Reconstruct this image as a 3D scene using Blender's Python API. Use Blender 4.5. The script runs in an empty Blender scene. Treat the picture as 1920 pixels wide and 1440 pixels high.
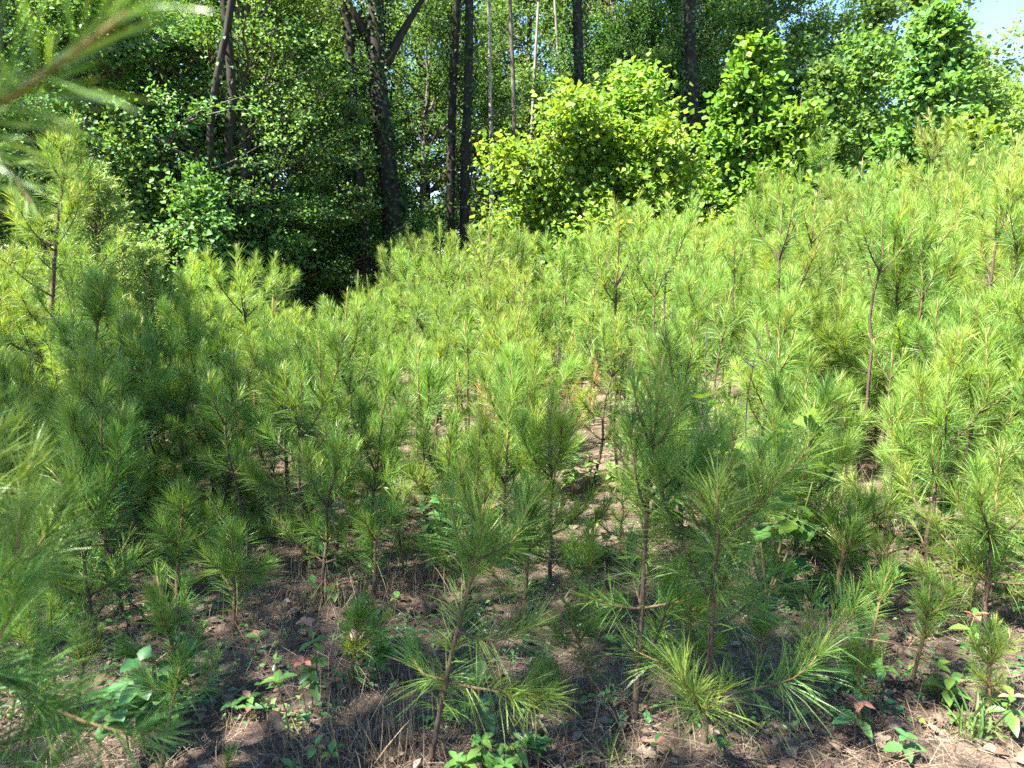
import bpy, math
import numpy as np
from mathutils import Vector, Matrix

R = math.radians
rng = np.random.default_rng(11)
scn = bpy.context.scene
COL = scn.collection

# ------------------------------------------------------------------ camera
CAM_H, PITCH, FPX = 1.6, 10.0, 1331.0            # eye height, degrees down, focal length in photo pixels (1920 wide)
cd = bpy.data.cameras.new('camera'); cam = bpy.data.objects.new('camera', cd); COL.objects.link(cam)
cd.sensor_width = 36.0; cd.lens = 36.0 * FPX / 1920.0
cd.clip_start = 0.02; cd.clip_end = 3000
cd.dof.use_dof = True; cd.dof.focus_distance = 5.5; cd.dof.aperture_fstop = 5.2
cam.location = (0, 0, CAM_H); cam.rotation_euler = (R(90 - PITCH), 0, 0)
scn.camera = cam

# ------------------------------------------------------------------ light
SUN_EL, SUN_AZ = 58.0, 240.0                     # azimuth clockwise from +Y: the sun stands to the left, behind the viewer
w = bpy.data.worlds.new('World'); scn.world = w; w.use_nodes = True
nt = w.node_tree; nt.nodes.clear()
sky = nt.nodes.new('ShaderNodeTexSky'); sky.sky_type = 'NISHITA'; sky.sun_disc = False
sky.sun_elevation = R(SUN_EL); sky.sun_rotation = R(SUN_AZ)
sky.air_density = 1.0; sky.dust_density = 0.1; sky.ozone_density = 6.0
bg = nt.nodes.new('ShaderNodeBackground'); bg.inputs[1].default_value = 0.064
wo = nt.nodes.new('ShaderNodeOutputWorld')
nt.links.new(sky.outputs[0], bg.inputs[0]); nt.links.new(bg.outputs[0], wo.inputs[0])
sl = bpy.data.lights.new('sun', 'SUN'); sl.energy = 5.0; sl.angle = R(0.53); sl.color = (1.0, 0.95, 0.86)
sun = bpy.data.objects.new('sun', sl); COL.objects.link(sun)
az, el = R(SUN_AZ), R(SUN_EL)
SUNV = Vector((math.sin(az) * math.cos(el), math.cos(az) * math.cos(el), math.sin(el)))
sun.rotation_euler = SUNV.to_track_quat('Z', 'Y').to_euler(); sun.location = SUNV * 60
vs = scn.view_settings
vs.view_transform = 'Standard'; vs.look = 'None'; vs.gamma = 1.0; vs.exposure = 2.95
vs.use_curve_mapping = False
cy = scn.cycles
cy.use_adaptive_sampling = True; cy.adaptive_threshold = 0.012
cy.use_denoising = False
cy.max_bounces = 7; cy.diffuse_bounces = 4; cy.transmission_bounces = 5; cy.glossy_bounces = 2
cy.transparent_max_bounces = 4; cy.sample_clamp_indirect = 6.0
cy.caustics_reflective = False; cy.caustics_refractive = False

# ------------------------------------------------------------------ materials
def newmat(name):
    m = bpy.data.materials.new(name); m.use_nodes = True
    n = m.node_tree; n.nodes.clear()
    return m, n, n.nodes.new, n.links.new

def ramp(N, stops):
    r = N('ShaderNodeValToRGB'); e = r.color_ramp.elements
    while len(e) < len(stops): e.new(0.5)
    for k, (p, c) in enumerate(stops): e[k].position = p; e[k].color = (*c, 1)
    return r

def leaf_mat(name, stops, trans=0.4, tcol=(1.25, 1.15, 0.45), rough=0.45, spec=0.35, objvar=0.25, hue=0.02):
    """foliage: colour from the per-leaf 'tone' attribute, shifted a little per plant; light also passes through"""
    m, n, N, L = newmat(name)
    at = N('ShaderNodeAttribute'); at.attribute_name = 'tone'
    rp = ramp(N, stops); L(at.outputs['Fac'], rp.inputs[0])
    oi = N('ShaderNodeObjectInfo')
    hs = N('ShaderNodeHueSaturation'); L(rp.outputs[0], hs.inputs['Color'])
    mr = N('ShaderNodeMapRange'); L(oi.outputs['Random'], mr.inputs[0])
    mr.inputs[3].default_value = 1 - objvar; mr.inputs[4].default_value = 1 + objvar; L(mr.outputs[0], hs.inputs['Value'])
    m2 = N('ShaderNodeMath'); m2.operation = 'MULTIPLY'; L(oi.outputs['Random'], m2.inputs[0]); m2.inputs[1].default_value = 7.31
    m3 = N('ShaderNodeMath'); m3.operation = 'FRACT'; L(m2.outputs[0], m3.inputs[0])
    mh = N('ShaderNodeMapRange'); L(m3.outputs[0], mh.inputs[0]); mh.inputs[3].default_value = 0.5 - hue; mh.inputs[4].default_value = 0.5 + hue
    L(mh.outputs[0], hs.inputs['Hue'])
    p = N('ShaderNodeBsdfPrincipled'); L(hs.outputs[0], p.inputs['Base Color'])
    p.inputs['Roughness'].default_value = rough; p.inputs['Specular IOR Level'].default_value = spec
    tr = N('ShaderNodeBsdfTranslucent')
    mx = N('ShaderNodeMix'); mx.data_type = 'RGBA'; mx.blend_type = 'MULTIPLY'; mx.inputs[0].default_value = 1
    L(hs.outputs[0], mx.inputs[6]); mx.inputs[7].default_value = (*tcol, 1); L(mx.outputs[2], tr.inputs[0])
    ms = N('ShaderNodeMixShader'); ms.inputs[0].default_value = trans
    L(p.outputs[0], ms.inputs[1]); L(tr.outputs[0], ms.inputs[2])
    o = N('ShaderNodeOutputMaterial'); L(ms.outputs[0], o.inputs[0])
    return m

def bark_mat(name, stops, scale=40, bump=0.4, stretch=0.25):
    m, n, N, L = newmat(name)
    at = N('ShaderNodeAttribute'); at.attribute_name = 'tone'
    rp = ramp(N, stops); L(at.outputs['Fac'], rp.inputs[0])
    tc = N('ShaderNodeTexCoord'); mp = N('ShaderNodeMapping'); mp.inputs['Scale'].default_value = (1, 1, stretch)
    L(tc.outputs['Object'], mp.inputs[0])
    nz = N('ShaderNodeTexNoise'); nz.inputs['Scale'].default_value = scale; nz.inputs['Detail'].default_value = 6
    L(mp.outputs[0], nz.inputs['Vector'])
    mr = N('ShaderNodeMapRange'); L(nz.outputs['Fac'], mr.inputs[0]); mr.inputs[1].default_value = 0.3; mr.inputs[2].default_value = 0.7
    mr.inputs[3].default_value = 0.55; mr.inputs[4].default_value = 1.35
    mx = N('ShaderNodeMix'); mx.data_type = 'RGBA'; mx.blend_type = 'MULTIPLY'; mx.inputs[0].default_value = 1
    L(rp.outputs[0], mx.inputs[6]); L(mr.outputs[0], mx.inputs[7])
    p = N('ShaderNodeBsdfPrincipled'); L(mx.outputs[2], p.inputs['Base Color']); p.inputs['Roughness'].default_value = 0.85
    p.inputs['Specular IOR Level'].default_value = 0.2
    b = N('ShaderNodeBump'); b.inputs['Strength'].default_value = bump; b.inputs['Distance'].default_value = 0.01
    L(nz.outputs['Fac'], b.inputs['Height']); L(b.outputs[0], p.inputs['Normal'])
    o = N('ShaderNodeOutputMaterial'); L(p.outputs[0], o.inputs[0])
    return m

M = {}
M['needle'] = leaf_mat('pine_needles', [(0, (0.088, 0.168, 0.042)), (0.45, (0.160, 0.284, 0.057)), (0.8, (0.275, 0.385, 0.074)), (1, (0.37, 0.42, 0.105))],
                       trans=0.5, rough=0.42, spec=0.4, objvar=0.18)
M['needle_shade_tint'] = leaf_mat('pine_needles_shade_tint', [(0, (0.070, 0.152, 0.040)), (0.5, (0.135, 0.255, 0.048)), (1, (0.245, 0.34, 0.058))],
                            trans=0.38, rough=0.40, spec=0.45, objvar=0.12)  # needle copy with shade put into its colour; some pines take it at random
M['needle_dead'] = leaf_mat('dead_needles', [(0, (0.22, 0.10, 0.04)), (1, (0.42, 0.24, 0.11))], trans=0.25, tcol=(1, 0.9, 0.7), hue=0.0)
M['pine_bark'] = bark_mat('pine_bark', [(0, (0.085, 0.058, 0.042)), (0.45, (0.12, 0.075, 0.045)), (0.75, (0.26, 0.17, 0.07)), (0.9, (0.30, 0.25, 0.08)), (1, (0.30, 0.23, 0.11))], scale=130, bump=0.5)
M['dead_twig'] = bark_mat('dead_twig', [(0, (0.07, 0.058, 0.05)), (1, (0.16, 0.14, 0.125))], scale=90)
M['tree_bark'] = bark_mat('tree_bark', [(0, (0.026, 0.021, 0.017)), (0.3, (0.07, 0.058, 0.046)), (0.5, (0.11, 0.095, 0.078)), (1, (0.30, 0.27, 0.23))], scale=14, bump=0.8)
M['stem'] = bark_mat('green_stem', [(0, (0.12, 0.075, 0.045)), (1, (0.17, 0.19, 0.06))], scale=90, bump=0.1)
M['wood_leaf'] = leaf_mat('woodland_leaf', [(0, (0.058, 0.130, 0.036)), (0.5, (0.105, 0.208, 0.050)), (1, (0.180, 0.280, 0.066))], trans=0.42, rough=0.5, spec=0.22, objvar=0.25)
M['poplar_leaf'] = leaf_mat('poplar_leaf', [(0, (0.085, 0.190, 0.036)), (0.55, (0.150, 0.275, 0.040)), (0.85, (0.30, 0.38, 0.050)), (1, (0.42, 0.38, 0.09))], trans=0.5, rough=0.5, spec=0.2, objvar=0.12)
M['sun_tint_leaf'] = leaf_mat('sun_tint_leaf', [(0, (0.085, 0.175, 0.050)), (0.5, (0.150, 0.265, 0.070)), (1, (0.24, 0.35, 0.10))], trans=0.5, rough=0.5, spec=0.2, objvar=0.15)  # lighter copy of the woodland leaf, sunlight put into its colour
M['cedar'] = leaf_mat('cedar_spray', [(0, (0.070, 0.140, 0.044)), (0.6, (0.155, 0.245, 0.060)), (1, (0.28, 0.34, 0.09))], trans=0.3, objvar=0.15)
M['ivy'] = leaf_mat('ivy_leaf', [(0, (0.020, 0.050, 0.018)), (1, (0.050, 0.100, 0.030))], trans=0.2, rough=0.5, spec=0.15)
M['viburnum'] = leaf_mat('shrub_leaf', [(0, (0.055, 0.140, 0.052)), (0.5, (0.085, 0.205, 0.045)), (0.8, (0.17, 0.29, 0.05)), (1, (0.42, 0.20, 0.13))], trans=0.32, rough=0.36, spec=0.5, objvar=0.12)
M['dry_leaf'] = leaf_mat('dry_leaf', [(0, (0.09, 0.058, 0.04)), (0.5, (0.17, 0.11, 0.075)), (1, (0.23, 0.18, 0.14))], trans=0.15, tcol=(1, 0.9, 0.8), rough=0.7, spec=0.2, hue=0.01)
M['straw'] = leaf_mat('pine_straw', [(0, (0.085, 0.062, 0.048)), (0.5, (0.175, 0.128, 0.097)), (1, (0.32, 0.25, 0.19))], trans=0.1, tcol=(1, 0.9, 0.8), rough=0.6, spec=0.3, hue=0.0, objvar=0)
M['dry_grass'] = leaf_mat('dry_grass', [(0, (0.15, 0.105, 0.065)), (1, (0.36, 0.28, 0.17))], trans=0.2, tcol=(1, 0.9, 0.8), rough=0.6, objvar=0.1, hue=0)
M['grass'] = leaf_mat('green_grass', [(0, (0.075, 0.150, 0.035)), (1, (0.19, 0.27, 0.07))], trans=0.35, rough=0.45)
M['cone'] = leaf_mat('pine_cone', [(0, (0.04, 0.028, 0.02)), (1, (0.17, 0.12, 0.085))], trans=0.0, rough=0.8, spec=0.2, hue=0)

def ground_material():
    m, n, N, L = newmat('pine_straw_ground')
    tc = N('ShaderNodeTexCoord')
    a = N('ShaderNodeTexNoise'); a.inputs['Scale'].default_value = 2.2; a.inputs['Detail'].default_value = 6
    b = N('ShaderNodeTexNoise'); b.inputs['Scale'].default_value = 60; b.inputs['Detail'].default_value = 8; b.inputs['Roughness'].default_value = 0.7
    L(tc.outputs['Object'], a.inputs['Vector']); L(tc.outputs['Object'], b.inputs['Vector'])
    ra = ramp(N, [(0.35, (0.068, 0.053, 0.042)), (0.55, (0.120, 0.091, 0.071)), (0.7, (0.165, 0.134, 0.105))]); L(a.outputs['Fac'], ra.inputs[0])
    rb = ramp(N, [(0.3, (0.4, 0.4, 0.4)), (0.7, (1.5, 1.4, 1.3))]); L(b.outputs['Fac'], rb.inputs[0])
    mx = N('ShaderNodeMix'); mx.data_type = 'RGBA'; mx.blend_type = 'MULTIPLY'; mx.inputs[0].default_value = 1
    L(ra.outputs[0], mx.inputs[6]); L(rb.outputs[0], mx.inputs[7])
    p = N('ShaderNodeBsdfPrincipled'); L(mx.outputs[2], p.inputs['Base Color']); p.inputs['Roughness'].default_value = 0.95
    p.inputs['Specular IOR Level'].default_value = 0.1
    bp = N('ShaderNodeBump'); bp.inputs['Strength'].default_value = 0.8; bp.inputs['Distance'].default_value = 0.02
    L(b.outputs['Fac'], bp.inputs['Height']); L(bp.outputs[0], p.inputs['Normal'])
    o = N('ShaderNodeOutputMaterial'); L(p.outputs[0], o.inputs[0])
    return m
M['ground'] = ground_material()

# ------------------------------------------------------------------ mesh helpers
def norm(v): return v / np.maximum(np.linalg.norm(v, axis=-1, keepdims=True), 1e-9)

class Geo:
    """collects triangles and quads with a per-face tone, builds ONE mesh"""
    def __init__(s): s.V, s.F, s.T, s.n = [], [], [], 0
    def add(s, V, F, tone):
        V = np.asarray(V, np.float32).reshape(-1, 3); F = np.asarray(F, np.int64)
        s.V.append(V); s.F.append(F + s.n); s.T.append(np.broadcast_to(np.asarray(tone, np.float32), (len(F),)).copy()); s.n += len(V)
    def mesh(s, name, mat, smooth=False):
        me = bpy.data.meshes.new(name)
        if s.n == 0: return me
        V = np.concatenate(s.V)
        me.vertices.add(len(V)); me.vertices.foreach_set('co', V.ravel())
        tot = np.concatenate([np.full(len(f), f.shape[1], np.int64) for f in s.F])
        idx = np.concatenate([f.ravel() for f in s.F])
        me.loops.add(len(idx)); me.loops.foreach_set('vertex_index', idx.astype(np.int32))
        st = np.concatenate([[0], np.cumsum(tot)[:-1]])
        me.polygons.add(len(tot)); me.polygons.foreach_set('loop_start', st.astype(np.int32)); me.polygons.foreach_set('loop_total', tot.astype(np.int32))
        if smooth: me.polygons.foreach_set('use_smooth', np.ones(len(tot), bool))
        a = me.attributes.new('tone', 'FLOAT', 'FACE'); a.data.foreach_set('value', np.clip(np.concatenate(s.T), 0, 1).astype(np.float32))
        me.update(calc_edges=True); me.materials.append(mat)
        return me

def tube(g, pts, rad, tone, n=6):
    pts = np.asarray(pts, float); k = len(pts)
    rad = np.broadcast_to(np.asarray(rad, float), (k,)); tone = np.broadcast_to(np.asarray(tone, float), (k,))
    d = norm(np.gradient(pts, axis=0))
    up = np.array([0.31, 0.95, 0.05]) if abs(d[0][2]) > 0.8 else np.array([0, 0, 1.0])
    a = norm(np.cross(d, up)); b = np.cross(d, a)
    th = np.arange(n) * 2 * np.pi / n
    V = pts[:, None] + rad[:, None, None] * (np.cos(th)[None, :, None] * a[:, None] + np.sin(th)[None, :, None] * b[:, None])
    i = np.arange(k - 1)[:, None] * n; j = np.arange(n)[None]; j2 = (j + 1) % n
    F = np.stack([i + j, i + j2, i + n + j2, i + n + j], -1).reshape(-1, 4)
    g.add(V, F, np.repeat(tone[:-1], n))

def needle_strips(g, P, D, Ln, wid, droop, tone, seg=3):
    """thin tapering curved ribbons"""
    n = len(P)
    side = norm(np.cross(D, rng.normal(size=(n, 3))))
    bend = norm(np.cross(D, rng.normal(size=(n, 3)))) * (rng.random((n, 1)) * 0.22)
    ts = [0, 0.4, 0.75, 1.0] if seg == 3 else [0, 0.55, 1.0]
    ws = [0.8, 1.0, 0.8] if seg == 3 else [0.9, 1.0]
    rows = []
    for k, t in enumerate(ts):
        c = P + (D + bend * t) * (Ln * t)[:, None]; c = c - np.array([0, 0, 1.0]) * (droop * Ln * t * t)[:, None]
        if k < len(ts) - 1:
            o = side * (0.5 * wid * ws[k]); rows += [c + o, c - o]
        else: rows.append(c)
    V = np.stack(rows, 1); m = V.shape[1]; b = (np.arange(n) * m)[:, None]
    F4 = np.concatenate([b + np.array([[2 * k, 2 * k + 1, 2 * k + 3, 2 * k + 2]]) for k in range(seg - 1)])
    F3 = b + np.array([[m - 3, m - 2, m - 1]])
    V = V.reshape(-1, 3)
    base = g.n
    g.add(V, F4, np.tile(tone, seg - 1)); g.F.append(F3 + base); g.T.append(np.asarray(tone, np.float32))

def half_outline(pts, fold=0.15, curl=0.12):
    """leaf template: midrib plus mirrored outline, folded and curling down to the tip"""
    pts = np.array(pts, float); k = len(pts)
    xs = pts[:, 0]
    mid = np.stack([xs, np.zeros(k), -curl * xs ** 2], 1)
    L = np.stack([xs, pts[:, 1], fold * np.abs(pts[:, 1]) - curl * xs ** 2], 1); Rr = L * np.array([1, -1, 1])
    V = np.concatenate([mid, L, Rr]); F = []
    for i in range(k - 1):
        for o, flip in ((k, False), (2 * k, True)):
            q = [i, i + 1, o + i + 1, o + i]
            F.append(q[::-1] if flip else q)
    return V, np.array(F)
TPL = {
    'quad': (np.array([[0, 0, 0], [.45, .5, .12], [1, 0, -.1], [.45, -.5, .12]], float), np.array([[0, 2, 1], [0, 3, 2]])),
    'oval': half_outline([(0, .01), (.12, .22), (.35, .46), (.62, .44), (.85, .22), (1, .01)], 0.22, 0.22),
    'lance': half_outline([(0, .01), (.2, .3), (.5, .5), (.8, .28), (1, .01)], 0.25, 0.25),
    'tulip': half_outline([(0, .06), (.06, .34), (.26, .52), (.44, .50), (.52, .33), (.72, .44), (.98, .40), (.90, .03)], 0.18, 0.10),
    'star': half_outline([(0, .03), (.08, .42), (.28, .55), (.34, .22), (.62, .44), (.66, .16), (1, .01)], 0.18, 0.14),
    'star_far': half_outline([(0, .06), (.34, .50), (1, .02)], 0.2, 0.14),
    'tulip_far': half_outline([(0, .12), (.30, .5), (.95, .34)], 0.2, 0.10),
    'oak': half_outline([(0, .02), (.15, .18), (.25, .36), (.36, .20), (.50, .46), (.62, .24), (.78, .38), (.88, .16), (1, .02)], 0.3, 0.05),
}
def leaves(g, P, axis, nrm, Ln, wr, tone, tpl):
    tv, tf = TPL[tpl]; n = len(P)
    axis = norm(axis); side = norm(np.cross(nrm, axis)); nn = np.cross(axis, side)
    Ln = np.broadcast_to(Ln, (n,)); W = Ln * wr
    V = P[:, None] + tv[None, :, 0:1] * (axis * Ln[:, None])[:, None] + tv[None, :, 1:2] * (side * W[:, None])[:, None] + tv[None, :, 2:3] * (nn * Ln[:, None])[:, None]
    F = (np.arange(n) * len(tv))[:, None, None] + tf[None]
    g.add(V, F.reshape(-1, tf.shape[1]), np.repeat(np.broadcast_to(tone, (n,)), len(tf)))

# ------------------------------------------------------------------ object helpers
def setp(o, label=None, cat=None, group=None, kind=None):
    if label: o['label'] = label
    if cat: o['category'] = cat
    if group: o['group'] = group
    if kind: o['kind'] = kind
    return o
def empty(name, loc=(0, 0, 0), rz=0.0, sc=1.0):
    o = bpy.data.objects.new(name, None); COL.objects.link(o); o.location = loc; o.rotation_euler = (0, 0, rz); o.scale = (sc,) * 3
    o.empty_display_size = 0.05
    return o
def mobj(name, me, parent=None):
    o = bpy.data.objects.new(name, me); COL.objects.link(o)
    if parent: o.parent = parent
    return o
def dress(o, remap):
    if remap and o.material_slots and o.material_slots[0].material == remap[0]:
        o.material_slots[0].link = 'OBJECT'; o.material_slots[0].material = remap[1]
def add_parts(root, parts, remap=None):
    """parts: (name, mesh, kind, [sub-parts]) - every instance gets its own part objects, meshes shared"""
    for nm, me, kd, subs in parts:
        p = mobj(nm, me, root); dress(p, remap)
        if kd: p['kind'] = kd
        for sn, sm, sk in subs:
            q = mobj(sn, sm, p); dress(q, remap)
            if sk: q['kind'] = sk

def ground_z(x, y):
    x = np.asarray(x, float); y = np.asarray(y, float)
    yy = np.clip(y - 2.5, 0, None)
    z = 1.1 * np.tanh(0.055 * x * np.clip(y / 6, 0, 1) / 1.1) - 0.9 * np.tanh(0.04 * yy / 0.9)
    fade = np.exp(-((x * x + y * y) / 60.0 ** 2))
    return z * fade + 0.03 * np.sin(1.3 * x + 0.4) * np.cos(1.1 * y) * fade
def gz(x, y): return float(ground_z(x, y))

cp, sp_ = math.cos(R(PITCH)), math.sin(R(PITCH))
def ray(u, v):
    a, b = (u - 960) / FPX, (720 - v) / FPX
    return np.array([a, cp + b * sp_, -sp_ + b * cp])
def at(u, v, y):
    """the point on the pixel's ray at forward distance y"""
    d = ray(u, v); return np.array([0, 0, CAM_H]) + d * (y / d[1])
def on_ground(u, v):
    d = ray(u, v); lo, hi = 0.3, 80.0
    for _ in range(60):
        m = (lo + hi) / 2; p = np.array([0, 0, CAM_H]) + d * m
        if p[2] > gz(p[0], p[1]): lo = m
        else: hi = m
    return p
def project(p):
    x, y, z = p[0], p[1], p[2] - CAM_H
    f = y * cp - z * sp_; b = y * sp_ + z * cp
    return 960 + FPX * x / f, 720 - FPX * b / f

# ------------------------------------------------------------------ the ground
def build_ground():
    def axis(r, fine, n1, n2):
        a = np.linspace(-fine, fine, n1); b = fine * (r / fine) ** np.linspace(0, 1, n2)[1:]
        return np.concatenate([-b[::-1], a, b])
    xs = axis(1200, 16, 130, 20); ys = axis(1200, 16, 130, 20)
    X, Y = np.meshgrid(xs, ys); Z = ground_z(X, Y)
    Z = Z + np.where((abs(X) < 16) & (abs(Y) < 16), rng.normal(size=X.shape) * 0.008, 0)
    n = len(xs); i = np.arange(n - 1)
    I = (i[:, None] * n + i[None]).ravel()
    g = Geo(); g.add(np.stack([X, Y, Z], -1), np.stack([I, I + 1, I + n + 1, I + n], 1), 0.5)
    setp(mobj('ground', g.mesh('ground', M['ground'], True)), kind='structure')
build_ground()

# ------------------------------------------------------------------ pines
UP = np.array([0, 0, 1.0])
def curve(p0, azi, e0, e1, L, n=7, wob=0.02):
    p = [np.array(p0, float)]; a = azi
    for k in range(n):
        e = e0 + (e1 - e0) * (k / (n - 1)) ** 1.3; a += rng.normal() * 0.06
        p.append(p[-1] + L / n * np.array([math.cos(e) * math.cos(a), math.cos(e) * math.sin(a), math.sin(e)]) + rng.normal(size=3) * wob * L / n)
    return np.array(p)
def resample(pts, n):
    pts = np.asarray(pts, float); d = np.concatenate([[0], np.cumsum(np.linalg.norm(np.diff(pts, axis=0), axis=1))])
    t = np.linspace(0, d[-1], n); return np.stack([np.interp(t, d, pts[:, k]) for k in range(3)], 1), d[-1]
def smooth_path(ctrl, n=12):
    c = np.asarray(ctrl, float)
    if len(c) < 3: return resample(c, n)[0]
    c = np.concatenate([[2 * c[0] - c[1]], c, [2 * c[-1] - c[-2]]]); out = []
    for i in range(1, len(c) - 2):
        for t in np.linspace(0, 1, 6, endpoint=False):
            p0, p1, p2, p3 = c[i - 1:i + 3]
            out.append(0.5 * ((2 * p1) + (p2 - p0) * t + (2 * p0 - 5 * p1 + 4 * p2 - p3) * t * t + (3 * p1 - p0 - 3 * p2 + p3) * t ** 3))
    out.append(c[-2]); return resample(np.array(out), n)[0]

OPEN = 0.0            # extra spread of the needles, degrees
def needles_on(g, pts, reach, dens, nl, wid, vigor=1.0, tone0=0.5, seg=3):
    """fascicles of three needles over the last `reach` metres of a shoot"""
    pts, L = resample(pts, 24); reach = min(reach, L * 0.96)
    n = max(6, int(dens * reach)); u = rng.random(n) * reach                       # metres back from the tip
    t = 1 - u / L
    f = np.clip(t, 0, 0.9999) * 23; i = f.astype(int); fr = (f - i)[:, None]
    P = pts[i] * (1 - fr) + pts[i + 1] * fr; A = norm(pts[i + 1] - pts[i])
    rad = norm(np.cross(A, rng.normal(size=(n, 3))))
    age = np.clip(u / max(0.3, reach), 0, 1)
    phi = np.radians(15 + OPEN + 40 * age ** 0.9 + rng.normal(size=n) * 9)
    D = A * np.cos(phi)[:, None] + rad * np.sin(phi)[:, None]
    D = norm(D + UP * 0.20)
    Ln = nl * (0.55 + 0.45 * np.clip(u / 0.07, 0, 1)) * (0.62 + 0.55 * rng.random(n)) * vigor
    droop = (0.06 + 0.34 * age) * (0.4 + rng.random(n))
    tone = np.clip(tone0 + 0.38 * (1 - age) - 0.22 + rng.normal(size=n) * 0.16, 0, 0.97)
    P3 = np.repeat(P, 3, 0); D3 = norm(np.repeat(D, 3, 0) + rng.normal(size=(3 * n, 3)) * 0.10)
    needle_strips(g, P3, D3, np.repeat(Ln, 3) * (0.9 + 0.2 * rng.random(3 * n)), wid, np.repeat(droop, 3), np.repeat(tone, 3), seg)

def shoot_tone(L, s0=0.0):
    return None

def gen_pine(H, whorls=None, trunk=None, custom=(), dens=300, nl=0.17, wid=0.0019, tone0=0.5, lean=0.05, blen=1.0, low=0.08,
             auto=True, rbase=None, reach_top=0.75, seg=3, candle=0.08, sparse_low=False, needle='needle', special=None, forks=4, sides=7, scars=60):
    """returns trunk geo, trunk needles geo, and a list of (branch geo, branch needles geo)"""
    tr = curve((0, 0, 0), rng.random() * 6.28, R(90), R(90 - 8 * rng.random()), H, 10, 0.10) if trunk is None else smooth_path(trunk, 16)
    if trunk is None:
        la = rng.random() * 6.28; q = (np.linspace(0, 1, len(tr)) ** 1.5)[:, None]
        tr = tr + q * H * lean * np.array([math.cos(la), math.sin(la), 0]) * rng.random()
    trR, TL = resample(tr, 30)
    rb = rbase or (0.0045 + 0.0052 * TL)
    s = np.linspace(0, 1, 30); rad = rb * (1 - s) ** 0.8 + 0.0022
    tone = np.clip(1 - (1 - s) * TL / 0.75, 0.0, 1) * 0.88
    gt, gn = Geo(), Geo()
    tube(gt, trR, rad, tone, sides)
    # little scars and stubs of old needle bases on the bark
    nb = int(scars * TL); k = rng.integers(1, 26, nb); a = rng.random(nb) * 6.28
    Pb = trR[k] + np.stack([np.cos(a), np.sin(a), 0 * a], 1) * rad[k][:, None] * 0.9
    needle_strips(gt, Pb, norm(np.stack([np.cos(a), np.sin(a), 0.9 + 0 * a], 1)), np.full(nb, 0.010) + 0.006 * rng.random(nb), 0.004, np.zeros(nb), np.clip(tone[k] - 0.1, 0, 1), 2)
    needles_on(gn, tr, min(reach_top, TL * 0.8), dens * 0.9, nl, wid, 1.0, tone0, seg)
    if candle > 0:
        tip = trR[-1]; d = norm(trR[-1] - trR[-2])
        tube(gt, [tip, tip + d * candle * 0.5, tip + d * candle], [0.0036, 0.0042, 0.0012], 1.0, 6)
    branches = []
    def add_branch(pts, L, z_frac, r0=None, custom_reach=None, nl=nl, side=True, fresh=False, lift=0.0):
        gb, gbn = Geo(), Geo()
        r0 = r0 or min(rb * 0.55, 0.0022 + 0.006 * L)
        p, LL = resample(pts, 12); ss = np.linspace(0, 1, 12)
        tn = np.clip(1 - (1 - ss) * LL / 0.40, 0, 1) * 0.86
        if fresh: tn = np.maximum(tn, 0.9)
        tube(gb, p, r0 * (1 - ss) ** 0.8 + 0.0016, tn, 5)
        vig = 1.0 if z_frac > 0.3 else 0.85
        dn = dens * (0.95 if z_frac > 0.35 else (0.45 if sparse_low else 0.8))
        needles_on(gbn, p, custom_reach or min(0.5, LL * 0.9), dn, nl * vig, wid, 1.0, tone0 + 0.1 * (z_frac - 0.5) + lift, seg)
        if LL > 0.30 and side:
            for _ in range(int(rng.integers(2, 4)) + (1 if LL > 0.55 else 0)):
                q = 0.35 + 0.5 * rng.random(); c = p[int(q * 11)]; d = norm(p[int(q * 11) + 1] - c)
                aa = math.atan2(d[1], d[0]) + rng.choice([-1, 1]) * R(35 + 25 * rng.random()); ee = math.asin(np.clip(d[2], -1, 1)) + R(10 * rng.normal())
                sL = LL * (0.30 + 0.2 * rng.random()) * (1.1 - 0.4 * q)
                sp = curve(c, aa, ee, ee + R(30), sL, 5)
                tube(gb, sp, np.linspace(r0 * 0.5, 0.0015, len(sp)), np.linspace(0.55, 0.86, len(sp)), 5)
                needles_on(gbn, sp, sL * 0.92, dn, nl * vig * 0.95, wid, 1.0, tone0 + 0.1 * (z_frac - 0.5), seg)
        if rng.random() < 0.6 and z_frac > 0.6 and H > 0.6:
            d = norm(p[-1] - p[-2]); tube(gb, [p[-1], p[-1] + d * 0.035, p[-1] + d * 0.05], [0.003, 0.003, 0.001], 1.0, 5)
        branches.append((gb, gbn, z_frac))
    for ci, pts in enumerate(custom):
        pts = smooth_path(pts, 12); L = np.sum(np.linalg.norm(np.diff(pts, axis=0), axis=1)); add_branch(pts, L, 0.6, **(special or {}).get(ci, {}))
    if auto:
        zs = whorls
        if zs is None:
            zs = []; z = TL - min(0.45 * TL, 0.34 + 0.32 * rng.random())
            while z > low * TL + 0.04:
                zs.append(z / TL); z -= (0.11 + 0.10 * rng.random()) * (0.8 + 0.12 * TL)
        a0 = rng.random() * 6.28
        for wi, zf in enumerate(zs):
            base = trR[min(29, int(zf * 29))]; dz = (1 - zf) * TL
            nbr = int(rng.integers(2, 5)) if wi else forks
            a0 += 1.1
            for b in range(nbr):
                a = a0 + b * 6.283 / nbr + rng.normal() * 0.25
                if wi == 0: L = dz * (0.65 + 0.4 * rng.random()); e0, e1 = R(44 + 16 * rng.random()), R(80)
                else:
                    L = (0.12 + 0.30 * dz) * (0.5 + 0.8 * rng.random()) * blen; L = min(L, 0.8 * blen)
                    e0 = R(42 - 24 * (1 - zf) + 10 * rng.normal()); e1 = e0 + R(32 + 10 * rng.normal())
                add_branch(curve(base, a, e0, e1, L, 7, 0.06), L, zf)
    return gt, gn, branches

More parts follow.
